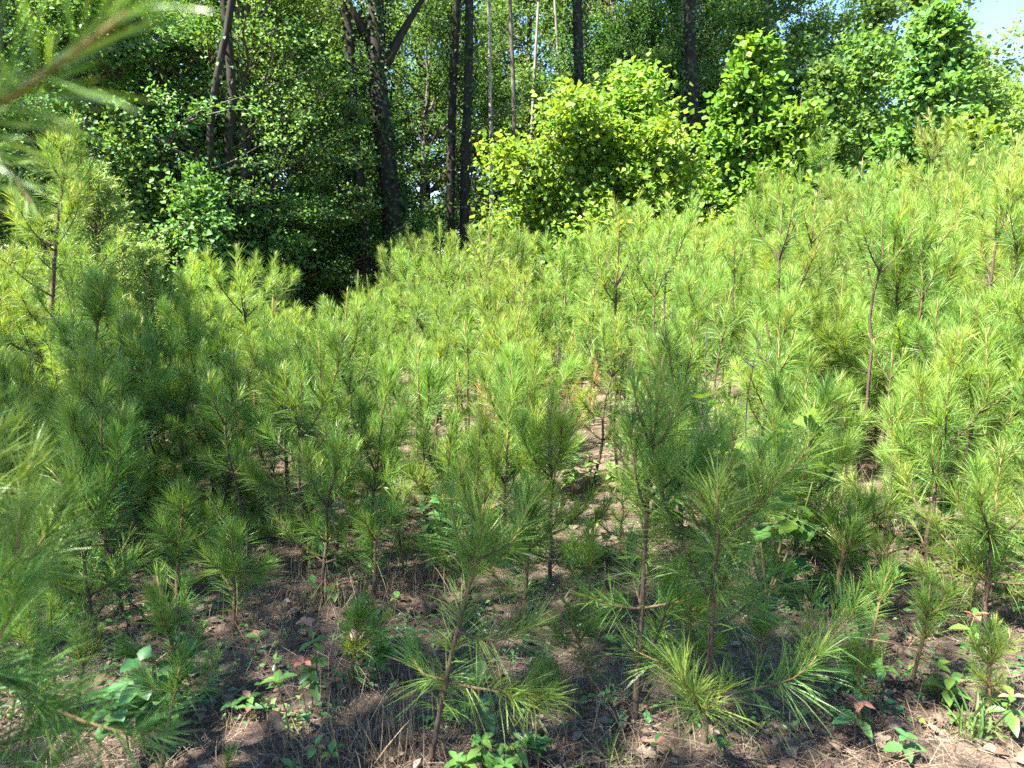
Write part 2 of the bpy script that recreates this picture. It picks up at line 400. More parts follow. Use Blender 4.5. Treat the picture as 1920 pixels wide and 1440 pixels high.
def pine_parts(gp, needle='needle', split=True, brown=0):
    gt, gn, br = gp
    if split:
        parts = [('trunk', gt.mesh('pine_trunk', M['pine_bark'], True), None, [('needles', gn.mesh('leader_needles', M[needle]), 'stuff')])]
        for gb, gbn, _ in br:
            parts.append(('branch', gb.mesh('pine_branch', M['pine_bark'], True), None, [('needles', gbn.mesh('branch_needles', M[needle]), 'stuff')]))
        return parts
    t, c, dd = Geo(), Geo(), Geo()
    for dst, srcs in ((t, [gt] + [b for b, _, _ in br]), (c, [gn] + [n for _, n, zf in br if not (brown and zf < brown)]), (dd, [n for _, n, zf in br if brown and zf < brown])):
        for s in srcs:
            if s.n == 0: continue
            for F, T in zip(s.F, s.T): dst.F.append(F + dst.n); dst.T.append(T)
            dst.V += s.V; dst.n += s.n
    return [('trunk', t.mesh('pine_trunk', M['pine_bark'], True), None, []), ('crown', c.mesh('pine_crown', M[needle]), 'stuff', [])] + ([('dead_needles', dd.mesh('dead_needles', M['needle_dead']), 'stuff', [])] if dd.n else [])

OPEN = 12.0
# --- the saplings that can be told apart: stem traced from the ground point up, at the distance of that ground point
TAKEN = []
def hero_pine(label, stem, branch=(), lean_y=0.0, needle='needle_shade_tint', base_y=None, rot=0, **kw):
    """stem: photo pixels from the foot upward. The foot's ground point gives the distance"""
    foot = on_ground(*stem[0]) if base_y is None else None
    if base_y is not None:
        f = at(stem[0][0], 900, base_y); foot = np.array([f[0], f[1], gz(f[0], f[1])])
    y = foot[1]; n = len(stem) - 1
    pts = [np.zeros(3)] + [at(u, v, y + lean_y * (k + 1) / n) - foot for k, (u, v) in enumerate(stem[1:])]
    if pts[1][2] < 0.03: pts.pop(1)
    br = [[at(u, v, y + dy) - foot for (u, v, dy) in b] for b in branch]
    o = empty('pine_sapling', foot - np.array([0, 0, 0.01])); TAKEN.append((foot[0], foot[1], 0.3))
    setp(o, label, 'pine sapling', 'young pines of the thicket')
    H = pts[-1][2]
    kw.setdefault('seg', 3 if len(branch) > 3 else 2)
    add_parts(o, pine_parts(gen_pine(H, trunk=pts, custom=br, tone0=kw.pop('tone0', 0.5), **kw), needle))
    return o

hero_pine('pine sapling with bare reddish lower stem and tall tan candle, beside the lobed poplar seedling',
          [(1190, 1350), (1203, 1150), (1213, 960), (1226, 820), (1240, 690)],
          [[(1213, 960, 0), (1280, 900, .06), (1350, 790, .10)], [(1212, 955, 0), (1195, 900, -.02), (1180, 800, -.03)],
           [(1205, 1290, 0), (1235, 1180, .05), (1280, 1060, .10)], [(1215, 930, 0), (1300, 860, .12), (1330, 760, .2)]],
          auto=True, whorls=[0.80, 0.35], dens=190, nl=0.16, candle=0.05, blen=0.75, rbase=0.0105)
hero_pine('dark-stemmed pine sapling with a long low branch curving up to a tufted tip',
          [(1320, 1400), (1332, 1210), (1345, 1030), (1362, 930), (1378, 800)],
          [[(1330, 1300, 0), (1460, 1275, -.05), (1530, 1215, -.05), (1590, 1130, -.04)], [(1350, 1020, 0), (1430, 930, -.08), (1500, 850, -.1)],
           [(1345, 1040, 0), (1300, 960, .02), (1285, 880, .05)], [(1350, 1010, 0), (1400, 950, .1), (1470, 830, .2)],
           [(1322, 1330, 0), (1310, 1320, -.18), (1300, 1290, -.28)], [(1330, 1240, 0), (1250, 1240, .1), (1180, 1210, .14)], [(1336, 1180, 0), (1400, 1130, .1), (1450, 1060, .2)]],
          whorls=[0.50], dens=190, nl=0.18, candle=0.0, blen=0.7, rbase=0.0105)
hero_pine('thin pine sapling leaning over bare needle litter with pale peeling lower stem',
          [(805, 1432), (845, 1230), (880, 1090), (893, 1040), (905, 950)],
          [[(862, 1180, 0), (930, 1195, -.02), (1010, 1160, 0)], [(840, 1275, 0), (930, 1290, -.05), (1040, 1300, -.08)],
           [(893, 1045, 0), (960, 1010, .05), (990, 940, .08)], [(892, 1050, 0), (855, 990, .05), (845, 920, .1)], [(838, 1270, 0), (790, 1255, 0), (770, 1210, .05)]],
          auto=False, dens=270, nl=0.16, candle=0.02, rbase=0.0085)
hero_pine('dark pine sapling with twin stems and a long side branch swept upward like an arm',
          [(180, 985), (178, 830), (176, 690), (184, 600), (205, 520)],
          [[(178, 840, 0), (240, 810, -.1), (300, 760, -.15), (340, 710, -.2)], [(176, 840, 0), (110, 820, .05), (84, 780, .05), (100, 730, .05)],
           [(184, 620, 0), (178, 570, 0), (180, 520, 0)], [(182, 920, 0), (186, 850, .05), (190, 780, .1)], [(180, 930, 0), (260, 950, -.2), (330, 920, -.3)]],
          whorls=[0.86, 0.66, 0.5, 0.38], dens=330, nl=0.18, candle=0.0, rbase=0.013, blen=0.9)
hero_pine('slim pine sapling with bare dark middle stem and one bushy top before a shrub',
          [(352, 860), (352, 760), (353, 640), (356, 540), (364, 490)],
          [[(354, 620, 0), (400, 590, 0), (430, 550, 0)], [(353, 625, 0), (325, 600, .1), (315, 570, .1)], [(354, 720, 0), (400, 690, -.1), (430, 660, -.1)]],
          whorls=[0.84, 0.60, 0.42, 0.28], dens=280, nl=0.17, candle=0.10, needle='needle', tone0=0.55, rbase=0.012)
hero_pine('forked pine sapling with three upright prongs and paired dark stems at the sunny clearing edge',
          [(980, 930), (982, 850), (985, 770), (984, 700), (980, 645)],
          [[(985, 765, 0), (1000, 720, 0), (1003, 660, 0)], [(985, 760, 0), (1040, 730, .05), (1080, 680, .08)], [(984, 780, 0), (955, 720, .05), (945, 670, .1)]],
          whorls=[0.7, 0.5, 0.3], dens=320, nl=0.16, candle=0.03, needle='needle', rbase=0.012)
hero_pine('dark upright pine sapling standing over sunlit dry litter beside round-leaved vines',
          [(1782, 1010), (1790, 900), (1797, 830), (1803, 760)], (), whorls=[0.78, 0.55], dens=330, nl=0.16, candle=0.05, rbase=0.011, blen=0.8)
hero_pine('small pine seedling with bright needle tufts rising out of a round-leaved shrub clump',
          [(300, 1450), (315, 1350), (328, 1285), (345, 1215)], [[(328, 1290, 0), (375, 1270, 0), (405, 1225, 0)], [(328, 1290, 0), (290, 1285, 0.03), (262, 1255, .05)]],
          auto=False, dens=330, nl=0.11, candle=0, rbase=0.006)
hero_pine('tiny pine seedling with one slim needle spire beside a round-leaved shrub clump',
          [(146, 1320), (152, 1265), (160, 1215), (165, 1160)], (), whorls=[0.5], dens=330, nl=0.09, candle=0, rbase=0.005, forks=3)
hero_pine('wiry pine seedling bending over a pink-tipped leafy seedling',
          [(1706, 1290), (1725, 1215), (1738, 1160), (1745, 1085)], [[(1738, 1160, 0), (1770, 1140, 0), (1785, 1110, 0)]], whorls=[0.7, 0.5], dens=330, nl=0.11, candle=0, rbase=0.006, blen=0.5, forks=3)
hero_pine('pale pine seedling with bare whitish stem on the sunlit litter',
          [(1855, 1345), (1855, 1280), (1856, 1230), (1858, 1170)], (), whorls=[0.6, 0.4], dens=300, nl=0.10, candle=0, rbase=0.006, needle='needle', tone0=0.6, blen=0.6)
hero_pine('pine seedling with drooping green lower needles over brown litter',
          [(440, 1190), (440, 1120), (438, 1060), (432, 985)], (), whorls=[0.8, 0.6, 0.42], dens=280, nl=0.15, candle=0, rbase=0.009, blen=0.8)
hero_pine('pine sapling with dark paired stems shading the litter and cones',
          [(330, 1170), (332, 1080), (338, 1000), (345, 910)], (), whorls=[0.8, 0.62, 0.5], dens=270, nl=0.16, candle=0, rbase=0.010, blen=0.9, lean_y=0.2)
hero_pine('slender pine sapling with a bare dark kinked stem behind the leaning pine',
          [(978, 1185), (985, 1110), (990, 1030), (993, 900)], [[(984, 1120, 0), (945, 1095, .0), (915, 1060, .05)], [(990, 1030, 0), (1030, 990, 0), (1060, 940, 0)]],
          whorls=[0.78, 0.6], dens=300, nl=0.15, candle=0, rbase=0.009, blen=0.8)
hero_pine('low pine seedling with spreading tufts over the fallen leaves', [(655, 1300), (662, 1230), (668, 1190), (676, 1130)], [[(662, 1200, 0), (700, 1180, 0), (722, 1150, 0)]],
          whorls=[0.75, 0.5], dens=300, nl=0.12, candle=0, rbase=0.006, blen=0.7)
hero_pine('fan-topped pine seedling whose needles arch over bare ground, in front of the bare-stemmed pine',
          [(1115, 1300), (1100, 1240), (1085, 1200), (1066, 1130)], [[(1085, 1200, 0), (1105, 1170, 0), (1115, 1130, 0)], [(1085, 1200, 0), (1050, 1190, 0), (1035, 1160, 0)]],
          auto=False, dens=320, nl=0.14, candle=0, rbase=0.006)
hero_pine('stub of a pine seedling with one bright needle tuft among dry leaves', [(418, 1450), (425, 1425), (432, 1400)], (), auto=False, dens=420, nl=0.07, candle=0, rbase=0.004)
hero_pine('sunlit pine sapling with a bare greyish stem and three golden prongs',
          [(1452, 800), (1453, 690), (1455, 570), (1458, 480)], [[(1455, 560, 0), (1440, 510, 0), (1438, 460, 0)], [(1455, 560, 0), (1485, 510, 0), (1500, 455, 0)]],
          whorls=[0.72, 0.5], dens=330, nl=0.17, candle=0, rbase=0.013, needle='needle', tone0=0.6, blen=0.8)
hero_pine('bushy pine sapling with a single straight greyish stem beside the poplar seedling',
          [(1560, 905), (1572, 850), (1585, 790), (1592, 720)], (), whorls=[0.8, 0.6, 0.4], dens=360, nl=0.16, candle=0, rbase=0.010, needle='needle', tone0=0.35, blen=0.8)

# the taller pine just beside the viewer: its trunk stands outside the picture, its branches reach in
def near_pine():
    foot = np.array([-1.02, 0.72, gz(-1.02, 0.72)])
    H = 2.7; tr = [np.zeros(3), np.array([0.02, 0, 0.9]), np.array([0.0, 0.03, 1.8]), np.array([0.03, 0.02, H])]
    def B(z, *pp): return [np.array([0.01, 0.0, z])] + [at(u, v, y) - foot for u, v, y in pp]
    br = [B(1.38, (-250, 330, .46), (0, 195, .40), (130, 110, .385), (245, 20, .37)),
          B(1.28, (-150, 330, .75), (20, 300, .72), (60, 380, .72)),
          B(0.55, (-120, 1220, .95), (10, 1100, .98), (40, 960, 1.0)), B(0.48, (-100, 1300, .9), (60, 1290, .95), (105, 1200, 1.0)),
          B(0.42, (-80, 1420, .85), (60, 1400, .9), (105, 1330, .95)), B(0.75, (-150, 1000, 1.1), (10, 940, 1.15), (70, 850, 1.2)),
          B(0.36, (-60, 1500, .85), (80, 1480, .9), (130, 1400, .95)), B(0.60, (-100, 1150, 1.15), (60, 1110, 1.25), (100, 1010, 1.3))]
    o = empty('pine_sapling', foot)
    setp(o, 'tall pine sapling beside the viewer with blurred branches reaching in over the thicket', 'pine sapling', 'young pines of the thicket')
    add_parts(o, pine_parts(gen_pine(H, trunk=tr, custom=br, auto=False, dens=280, nl=0.12, candle=0.05, rbase=0.02, reach_top=0.8, special={0: dict(nl=0.08, side=False, r0=0.0042, fresh=True, lift=0.05), 1: dict(nl=0.05, side=False, custom_reach=0.1)}), 'needle_shade_tint'))
    TAKEN.append((foot[0], foot[1], 0.4))
near_pine()

# the taller pine at the thicket's edge below the woods, with a reddish trunk
hero_pine('tall pine with reddish trunk and layered feathery branches at the shaded wood edge',
          [(96, 760), (97, 640), (100, 520), (112, 380), (140, 215)], [[(97, 640, 0), (40, 640, .2), (0, 600, .3)], [(100, 560, 0), (160, 520, -.2), (230, 450, -.4)], [(104, 470, 0), (60, 430, -.3), (20, 360, -.5)]],
          base_y=6.2, dens=190, nl=0.14, candle=0.05, rbase=0.03, blen=1.15, reach_top=0.8, needle='needle', tone0=0.5)

OPEN = 5.0
# --- prototypes for the thicket: split into branches for the near ones, trunk + crown further off
rng = np.random.default_rng(23)
NEAR_H = [0.7, 0.85, 1.0, 1.15, 1.3, 1.5, 1.75]
near_protos = [(h, pine_parts(gen_pine(h, dens=230, nl=0.14 + 0.01 * (k % 4), wid=0.0020, seg=2, candle=0.05 * (k % 2)), 'needle')) for k, h in enumerate(NEAR_H)]
FAR_H = [1.0, 1.2, 1.35, 1.5, 1.6, 1.75, 1.9, 2.05, 2.2, 2.35, 2.5, 2.7, 2.9, 3.2]
far_protos = [(h, pine_parts(gen_pine(h, dens=150, nl=0.13 + 0.012 * (k % 4), wid=0.0023, seg=2, blen=0.85 + 0.15 * (k % 3), forks=3 + k % 3, lean=0.05 + 0.05 * (k % 3), low=0.4 if k % 4 == 3 else 0.08, candle=0.03 + 0.03 * (k % 3), tone0=[0.45, 0.6, 0.35][k % 3]), 'needle', False, 0.32 if k % 5 == 1 else 0)) for k, h in enumerate(FAR_H)]

seed_protos = [(h, pine_parts(gen_pine(h, dens=330, nl=0.10, wid=0.0017, candle=0, rbase=0.005, whorls=[0.6, 0.35][:1 + (k % 2)], forks=3), ['needle_shade_tint', 'needle'][k % 2])) for k, h in enumerate((0.3, 0.36, 0.42, 0.5))]
LANDMARKS = [(-3.9, 6.2, 'beside the tall reddish-trunked pine at the wood edge'), (-2.3, 4.0, 'beside the dark twin-stemmed pine'), (-2.7, 6.0, 'beside the slim pine with the bare dark middle stem'),
             (-4.2, 7.6, 'below the feathery red cedars'), (-5.0, 10.0, 'below the leafy wall of the shaded wood'), (-2.6, 11.0, 'before the dark foot of the wood'), (-2.4, 14.5, 'below the dark forked trunk'),
             (-2.5, 8.5, 'in the bright band before the dark wood'), (-1.2, 6.0, 'in the sun behind the shaded dark pines'), (-1.0, 9.5, 'in the hollow between dark wood and bright shrub clump'), (0.2, 11.0, 'before the low lobe of the bright broadleaf clump'),
             (2.2, 10.8, 'before the gold-tipped broadleaf clump'), (0.3, 5.2, 'around the sunny clearing'), (0.2, 8.0, 'in the sunny thicket between clearing and bright clump'), (2.2, 8.0, 'in the deep sunny thicket behind the grey leafless stems'),
             (4.6, 12.5, 'before the narrow tulip poplar sapling'), (7.5, 13.0, 'before the wide sunny tulip poplar'), (5.4, 8.3, 'beside the pine with brown dead needles'), (4.0, 10.0, 'in the tall thicket below the tulip poplars'), (1.6, 5.2, 'behind the lobed poplar seedling'),
             (2.8, 6.2, 'behind the dark upright pine over sunlit litter'), (2.6, 4.2, 'beside the dark upright pine over sunlit litter'), (1.6, 3.2, 'beside the lobed poplar seedling'), (0.5, 2.3, 'beside the bare-stemmed pine with tan candle'), (-0.2, 2.2, 'beside the thin leaning pine'),
             (-0.1, 3.4, 'between the leaning pine and the clearing'), (-1.0, 3.4, 'over shaded brown litter and dry stalks'), (-1.1, 2.3, 'beside the round-leaved shrub clump'), (-1.6, 2.9, 'beside the shaded pines over litter and cones'), (1.5, 2.4, 'beside the pink-topped leafy seedling'), (-0.9, 4.8, 'behind the shaded litter and dry stalks'), (-3.2, 5.0, 'behind the dark twin-stemmed pine')]
TOPX = [-100, 0, 150, 300, 420, 520, 620, 700, 800, 870, 930, 1000, 1070, 1200, 1300, 1400, 1470, 1580, 1700, 1800, 1920, 2100]
TOPY = [330, 360, 470, 560, 520, 560, 580, 500, 470, 370, 480, 470, 390, 420, 380, 380, 270, 290, 300, 255, 235, 220]
def top_limit(u): return float(np.interp(u, TOPX, TOPY))
CLEAR = [(0.45, 3.9, 0.42), (0.55, 4.6, 0.38), (0.35, 3.0, 0.35), (-0.75, 2.9, 0.42), (-0.5, 2.35, 0.5), (-1.6, 3.4, 0.3), (1.9, 4.2, 0.3), (1.55, 2.5, 0.45), (2.4, 4.6, 0.3), (1.0, 2.9, 0.5), (1.1, 2.5, 0.3)]
def woods_edge(x):            # forward distance at which the wood begins
    return float(np.interp(x, [-12, -6, -3.5, -1, 2, 6, 12, 20], [7.0, 9.5, 12.5, 15.5, 17.0, 17.5, 20, 24]))
def thicket():
    n_near = n_far = 0; tries = 0; spots = []
    while len(spots) < 280 and tries < 60000:
        tries += 1
        y = 2.75 + (rng.random() ** 1.5) * 11.5; x = (rng.random() * 2 - 1) * (0.80 * y + 0.4)
        if y > woods_edge(x) - 0.4: continue
        dmin = 0.22 + 0.016 * y
        if any((x - a) ** 2 + (y - b) ** 2 < max(dmin, r) ** 2 for a, b, r in TAKEN): continue
        if any((x - a) ** 2 + (y - b) ** 2 < r * r for a, b, r in CLEAR): continue
        z = gz(x, y)
        base = np.interp(y, [2.7, 4, 6, 9, 14], [0.75, 1.1, 1.55, 2.1, 2.3]) + np.interp(x, [-4, 0, 2, 5, 9], [0.15, 0, 0.2, 0.85, 1.15]) * np.interp(y, [3, 6], [0.3, 1])
        H = base * (0.68 + 0.6 * rng.random())
        u, v = project((x, y, z + H))
        cap = top_limit(u) + (40 * rng.random() if y < 6 or rng.random() > 0.3 else -15 - 60 * rng.random())
        while v < cap and H > 0.45: H *= 0.96; u, v = project((x, y, z + H))
        spots.append((x, y, z, H)); TAKEN.append((x, y, dmin))
    for k in range(34):
        for _ in range(200):
            y = 2.15 + 2.3 * rng.random(); x = (rng.random() * 2 - 1) * (0.74 * y)
            if all((x - a) ** 2 + (y - b) ** 2 > min(0.2, r) ** 2 for a, b, r in TAKEN) and rng.random() < (0.35 if -0.2 < x < 0.7 and y > 2.8 else 1): break
        spots.append((x, y, gz(x, y), 0.22 + 0.32 * rng.random())); TAKEN.append((x, y, 0.15))
    for x, y, z, H in spots:
        near = y < 5.6
        shade = x < -0.3 and y < 5.2  # shaded zone, its near pines get the shade-tinted needles
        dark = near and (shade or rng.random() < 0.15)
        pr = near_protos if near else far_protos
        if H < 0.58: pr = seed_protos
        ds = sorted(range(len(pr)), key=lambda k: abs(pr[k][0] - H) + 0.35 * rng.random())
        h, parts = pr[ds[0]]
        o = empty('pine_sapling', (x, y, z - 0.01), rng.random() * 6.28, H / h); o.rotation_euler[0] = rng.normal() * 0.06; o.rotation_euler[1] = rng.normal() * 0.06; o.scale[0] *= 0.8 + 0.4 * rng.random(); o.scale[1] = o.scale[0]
        add_parts(o, parts, (M['needle'], M['needle_shade_tint']) if dark else None)
        size = 'knee-high' if H < 0.6 else 'thigh-high' if H < 0.9 else 'waist-high' if H < 1.25 else 'chest-high' if H < 1.6 else 'head-high' if H < 2.0 else 'tall' if H < 2.5 else 'very tall'
        lm = min(LANDMARKS, key=lambda q: (q[0] - x) ** 2 + (q[1] - y) ** 2)
        setp(o, size + (' young pine ' if H >= 0.6 else ' pine seedling ') + lm[2], 'pine sapling', 'young pines of the thicket')
    print('thicket', len(spots))
thicket()

def thin_rest():
    """the spindly small pines between the others, past counting"""
    slim = []
    for k in range(10):
        h = 0.9 + 0.13 * k
        gt, gn, br = gen_pine(h, dens=120, nl=0.15, wid=0.0026, seg=2, candle=0.03, forks=3, whorls=[0.76, 0.55][:1 + k % 2], blen=0.6, reach_top=0.7, tone0=0.5, sides=4, scars=4)
        a, b = Geo(), Geo()
        for dst, srcs in ((a, [gt] + [q[0] for q in br]), (b, [gn] + [q[1] for q in br])):
            for q in srcs:
                for F, T in zip(q.F, q.T): dst.F.append(F + dst.n); dst.T.append(T)
                dst.V += q.V; dst.n += q.n
        slim.append((h, a, b))
    A, B = Geo(), Geo(); n = 0; tries = 0
    while n < 95 and tries < 20000:
        tries += 1
        y = 3.6 + rng.random() ** 1.2 * 6.5; x = (rng.random() * 2 - 1) * 0.76 * y
        if any((x - p) ** 2 + (y - q) ** 2 < min(0.16, r) ** 2 for p, q, r in TAKEN) or any((x - p) ** 2 + (y - q) ** 2 < (0.8 * r) ** 2 for p, q, r in CLEAR): continue
        z = gz(x, y); h, a, b = slim[int(rng.integers(0, 10))]
        sc = 0.8 + 0.4 * rng.random() + 0.05 * max(0, x)
        if project((x, y, z + h * sc))[1] < top_limit(project((x, y, z + h * sc))[0]): continue
        if y < 4.6: sc *= 0.75
        th = rng.random() * 6.28; Rm = sc * np.array([[math.cos(th), -math.sin(th), 0], [math.sin(th), math.cos(th), 0], [0.06 * rng.normal(), 0.06 * rng.normal(), 1]])
        for dst, src in ((A, a), (B, b)):
            for F, T in zip(src.F, src.T): dst.F.append(F + dst.n); dst.T.append(T)
            dst.V.append((np.concatenate(src.V) @ Rm.T + np.array([x, y, z - 0.01])).astype(np.float32)); dst.n += src.n
        TAKEN.append((x, y, 0.16)); n += 1
    o = empty('pine_undergrowth'); setp(o, 'spindly thin pines filling the gaps between the counted young pines', 'pine undergrowth', kind='stuff')
    t = mobj('stems', A.mesh('undergrowth_stems', M['pine_bark'], True), o); t['kind'] = 'stuff'
    c = mobj('needles', B.mesh('undergrowth_needles', M['needle']), o); c['kind'] = 'stuff'
thin_rest()
def brown_pine():
    u, y = 1868, 8.0; f = at(u, 900, y); foot = np.array([f[0], y, gz(f[0], y)])
    o = empty('pine_sapling', foot)
    top = at(1880, 250, y)[2] - foot[2]
    gp = gen_pine(top, dens=280, nl=0.17, wid=0.0028, tone0=0.4, candle=0.05, whorls=[0.90, 0.78])
    add_parts(o, pine_parts(gp, 'needle'))
    zc = at(u, 395, y)[2] - foot[2]; g = Geo()
    gs = Geo(); p = np.array([[0.02, -0.04, zc - 0.45], [0.0, -0.06, zc - 0.1], [0.02, -0.05, zc + 0.22]])
    needles_on(g, p, 0.42, 420, 0.12, 0.003, 1, 0.5)
    mo = mobj('dead_needles', g.mesh('dead_needles', M['needle_dead']), o); mo['kind'] = 'stuff'; mo['label'] = 'brown dead needle section'
    setp(o, 'tall pine with a brown dead needle section below its green top', 'pine sapling', 'young pines of the thicket')
brown_pine()

# ------------------------------------------------------------------ broadleaf trees
def gen_tree(H, cb, rad, nleaf, lL, tpl='quad', wr=0.75, tr=None, nlimb=26, flat=0.09, spread=0.22, dens_top=1.0, rbase=None, young=False, sub=5, taper=1.3, tone_mu=0.45, lean=0.4):
    gt, gc = Geo(), Geo()
    if tr is None:
        t = np.linspace(0, 1, 12); a = rng.random() * 6.28
        tr = np.stack([lean * t ** 2 * math.cos(a) + 0.08 * np.sin(5 * t), lean * t ** 2 * math.sin(a) + 0.08 * np.cos(4 * t) - 0.08, H * t], 1)
    trR, TL = resample(tr, 24); rb = rbase or 0.013 * H + 0.01
    s = np.linspace(0, 1, 24); tube(gt, trR, rb * (1 - s) ** 0.75 + 0.008 + 0.25 * rb * np.exp(-s * 30), 0.3 + 0.25 * s, 10)
    sites, dirs = [], []
    for k in range(nlimb):
        zf = cb / H + (1 - cb / H) * ((k + rng.random()) / nlimb) ** 0.9 * 0.98
        q = (zf - cb / H) / (1 - cb / H)
        prof = (math.sin(math.pi * min(1, 0.18 + 0.82 * q)) ** 0.7 if not young else (1 - q) ** 0.7 * min(1, 0.55 + 2 * q)) + 0.12
        L = rad * prof * (0.7 + 0.5 * rng.random()); a = 2.4 * k + rng.normal() * 0.4
        e0 = R((18 + 45 * q) if not young else (35 + 25 * q)); e1 = e0 + R(-12 + 24 * rng.random())
        base = trR[min(23, int(zf * 23))]
        pts = curve(base, a, e0, e1, L, 7, 0.15)
        r0 = min(rb * 0.45, 0.006 + 0.012 * L); tube(gt, pts, np.linspace(r0, 0.005, len(pts)), 0.35, 5)
        p, _ = resample(pts, 12)
        for i in range(4, 12): sites.append(p[i]); dirs.append(norm(p[i] - p[i - 1]))
        for j in range(sub):
            c = p[int(rng.integers(3, 11))]; aa = a + rng.choice([-1, 1]) * R(30 + 45 * rng.random()); sL = L * (0.25 + 0.3 * rng.random()) + 0.12
            sp = curve(c, aa, e1 + R(12 * rng.normal()), e1 + R(-15 + 12 * rng.normal()), sL, 5, 0.15); tube(gt, sp, np.linspace(r0 * 0.4 + 0.002, 0.003, len(sp)), 0.4, 4)
            for i in range(1, len(sp)): sites.append(sp[i]); dirs.append(norm(sp[i] - sp[i - 1]))
    if young:
        for i in range(16, 24): sites.append(trR[i]); dirs.append(UP)
    sites, dirs = np.array(sites), np.array(dirs)
    wgt = rng.random(len(sites)) ** 2.5 + 0.06; wgt /= wgt.sum()
    i = rng.choice(len(sites), nleaf, p=wgt)
    P = sites[i] + rng.normal(size=(nleaf, 3)) * np.array([spread, spread, flat])
    out = norm(P - trR[np.clip((P[:, 2] / TL * 23).astype(int), 0, 23)])
    ax = norm(out * 0.5 + dirs[i] * 0.5 + rng.normal(size=(nleaf, 3)) * 0.55 - UP * 0.25)
    nm = norm(UP * 0.7 + out * 0.5 + rng.normal(size=(nleaf, 3)) * 0.5)
    clump = rng.random(len(sites))[i]
    tone = np.clip(tone_mu + 0.16 * (clump - 0.5) * 2 + 0.12 * rng.normal(size=nleaf), 0, 0.9)
    leaves(gc, P, ax, nm, lL * (0.6 + 0.7 * rng.random(nleaf)), wr, tone, tpl)
    return gt, gc
def tree_parts(gp, leaf='wood_leaf', bark='tree_bark'):
    gt, gc = gp
    return [('trunk', gt.mesh('tree_trunk', M[bark], True), None, []), ('crown', gc.mesh('tree_crown', M[leaf]), 'stuff', [])]

rng = np.random.default_rng(5)
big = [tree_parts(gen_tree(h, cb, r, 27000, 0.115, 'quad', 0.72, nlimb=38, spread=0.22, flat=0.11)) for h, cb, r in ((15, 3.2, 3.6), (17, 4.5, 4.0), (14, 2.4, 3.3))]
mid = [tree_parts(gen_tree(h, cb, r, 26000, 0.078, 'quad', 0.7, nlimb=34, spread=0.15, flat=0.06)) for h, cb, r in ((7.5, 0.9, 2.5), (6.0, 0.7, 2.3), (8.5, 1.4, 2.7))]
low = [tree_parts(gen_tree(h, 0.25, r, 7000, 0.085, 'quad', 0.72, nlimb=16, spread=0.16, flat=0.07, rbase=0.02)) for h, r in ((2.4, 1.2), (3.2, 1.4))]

def place_tree(parts, name, label, cat, group, u, d, rz=None, sc=1.0, x=None):
    if x is None: x = (u - 960) / FPX * d
    if '{}' in label: label = label.format(min(WOODMARKS, key=lambda q: abs(q[0] - u) + (30 * abs(q[1] - d)))[2])
    o = empty(name, (x, d, gz(x, d) - 0.05), rng.random() * 6.28 if rz is None else rz, sc)
    add_parts(o, parts); setp(o, label, cat, group); return o

WOODMARKS = [(-300, 11, 'beyond the near pine branches'), (0, 12.5, 'behind the dark red cedar'), (250, 13, 'behind the feathery red cedar'), (380, 14.5, 'around the thin dark leaning trunk'), (520, 15, 'beside the dark forked trunk'), (640, 20, 'behind the dark forked trunk'),
             (760, 19, 'between the forked trunk and the slim dark trunk'), (870, 22, 'behind the slim dark paired trunks'), (970, 25, 'behind the pale thin trunks in the gap'), (1120, 26, 'behind the straight ivy-wrapped trunk'), (1270, 24, 'behind the broad ivy-covered trunk'),
             (1430, 25, 'behind the narrow tulip poplar sapling'), (150, 20, 'deep behind the red cedars'), (350, 30, 'far in the shade behind the leaning trunk'), (620, 38, 'far in the shade behind the forked trunk'), (930, 42, 'far beyond the pale thin trunks'), (1200, 44, 'far beyond the ivy-wrapped trunks'), (1420, 36, 'far beyond the narrow tulip poplar')]
# wood at the back and on the left
EDGE_L = 'leafy understory tree of the shaded wood {}'
for u, d, k, s in [(-420, 10.5, 0, 1), (-180, 11.5, 1, 1.05), (60, 12.0, 2, .9), (230, 13.0, 0, .95), (360, 14.2, 1, 1.1), (470, 14.5, 2, .95), (560, 15.6, 0, 1.0),
                   (300, 16.5, 2, 1.1), (140, 15.5, 0, 1.15), (640, 19.5, 1, 1.1), (800, 20.5, 2, 1.05), (520, 19.0, 0, 1.15), (900, 24, 0, 1.1), (1010, 26, 1, 1.2), (1180, 24, 2, 1.1), (1280, 23, 0, 1.1), (1420, 24, 1, 1.2), (1490, 26, 2, 1.1)]:
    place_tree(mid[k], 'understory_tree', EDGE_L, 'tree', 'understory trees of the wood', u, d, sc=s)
for k, u in enumerate(range(-330, 1480, 105)):
    place_tree(mid[k % 3], 'understory_tree', EDGE_L, 'tree', 'understory trees of the wood', u + 30 * rng.normal(), 28 + 5 * rng.random(), sc=1.15)
for k, u in enumerate((-330, -200, -80, 60)):
    place_tree(mid[k % 3], 'understory_tree', EDGE_L, 'tree', 'understory trees of the wood', u, 15.5 + k, sc=1.0)
BIG_L = 'tall broadleaf tree of the dense wood {}'
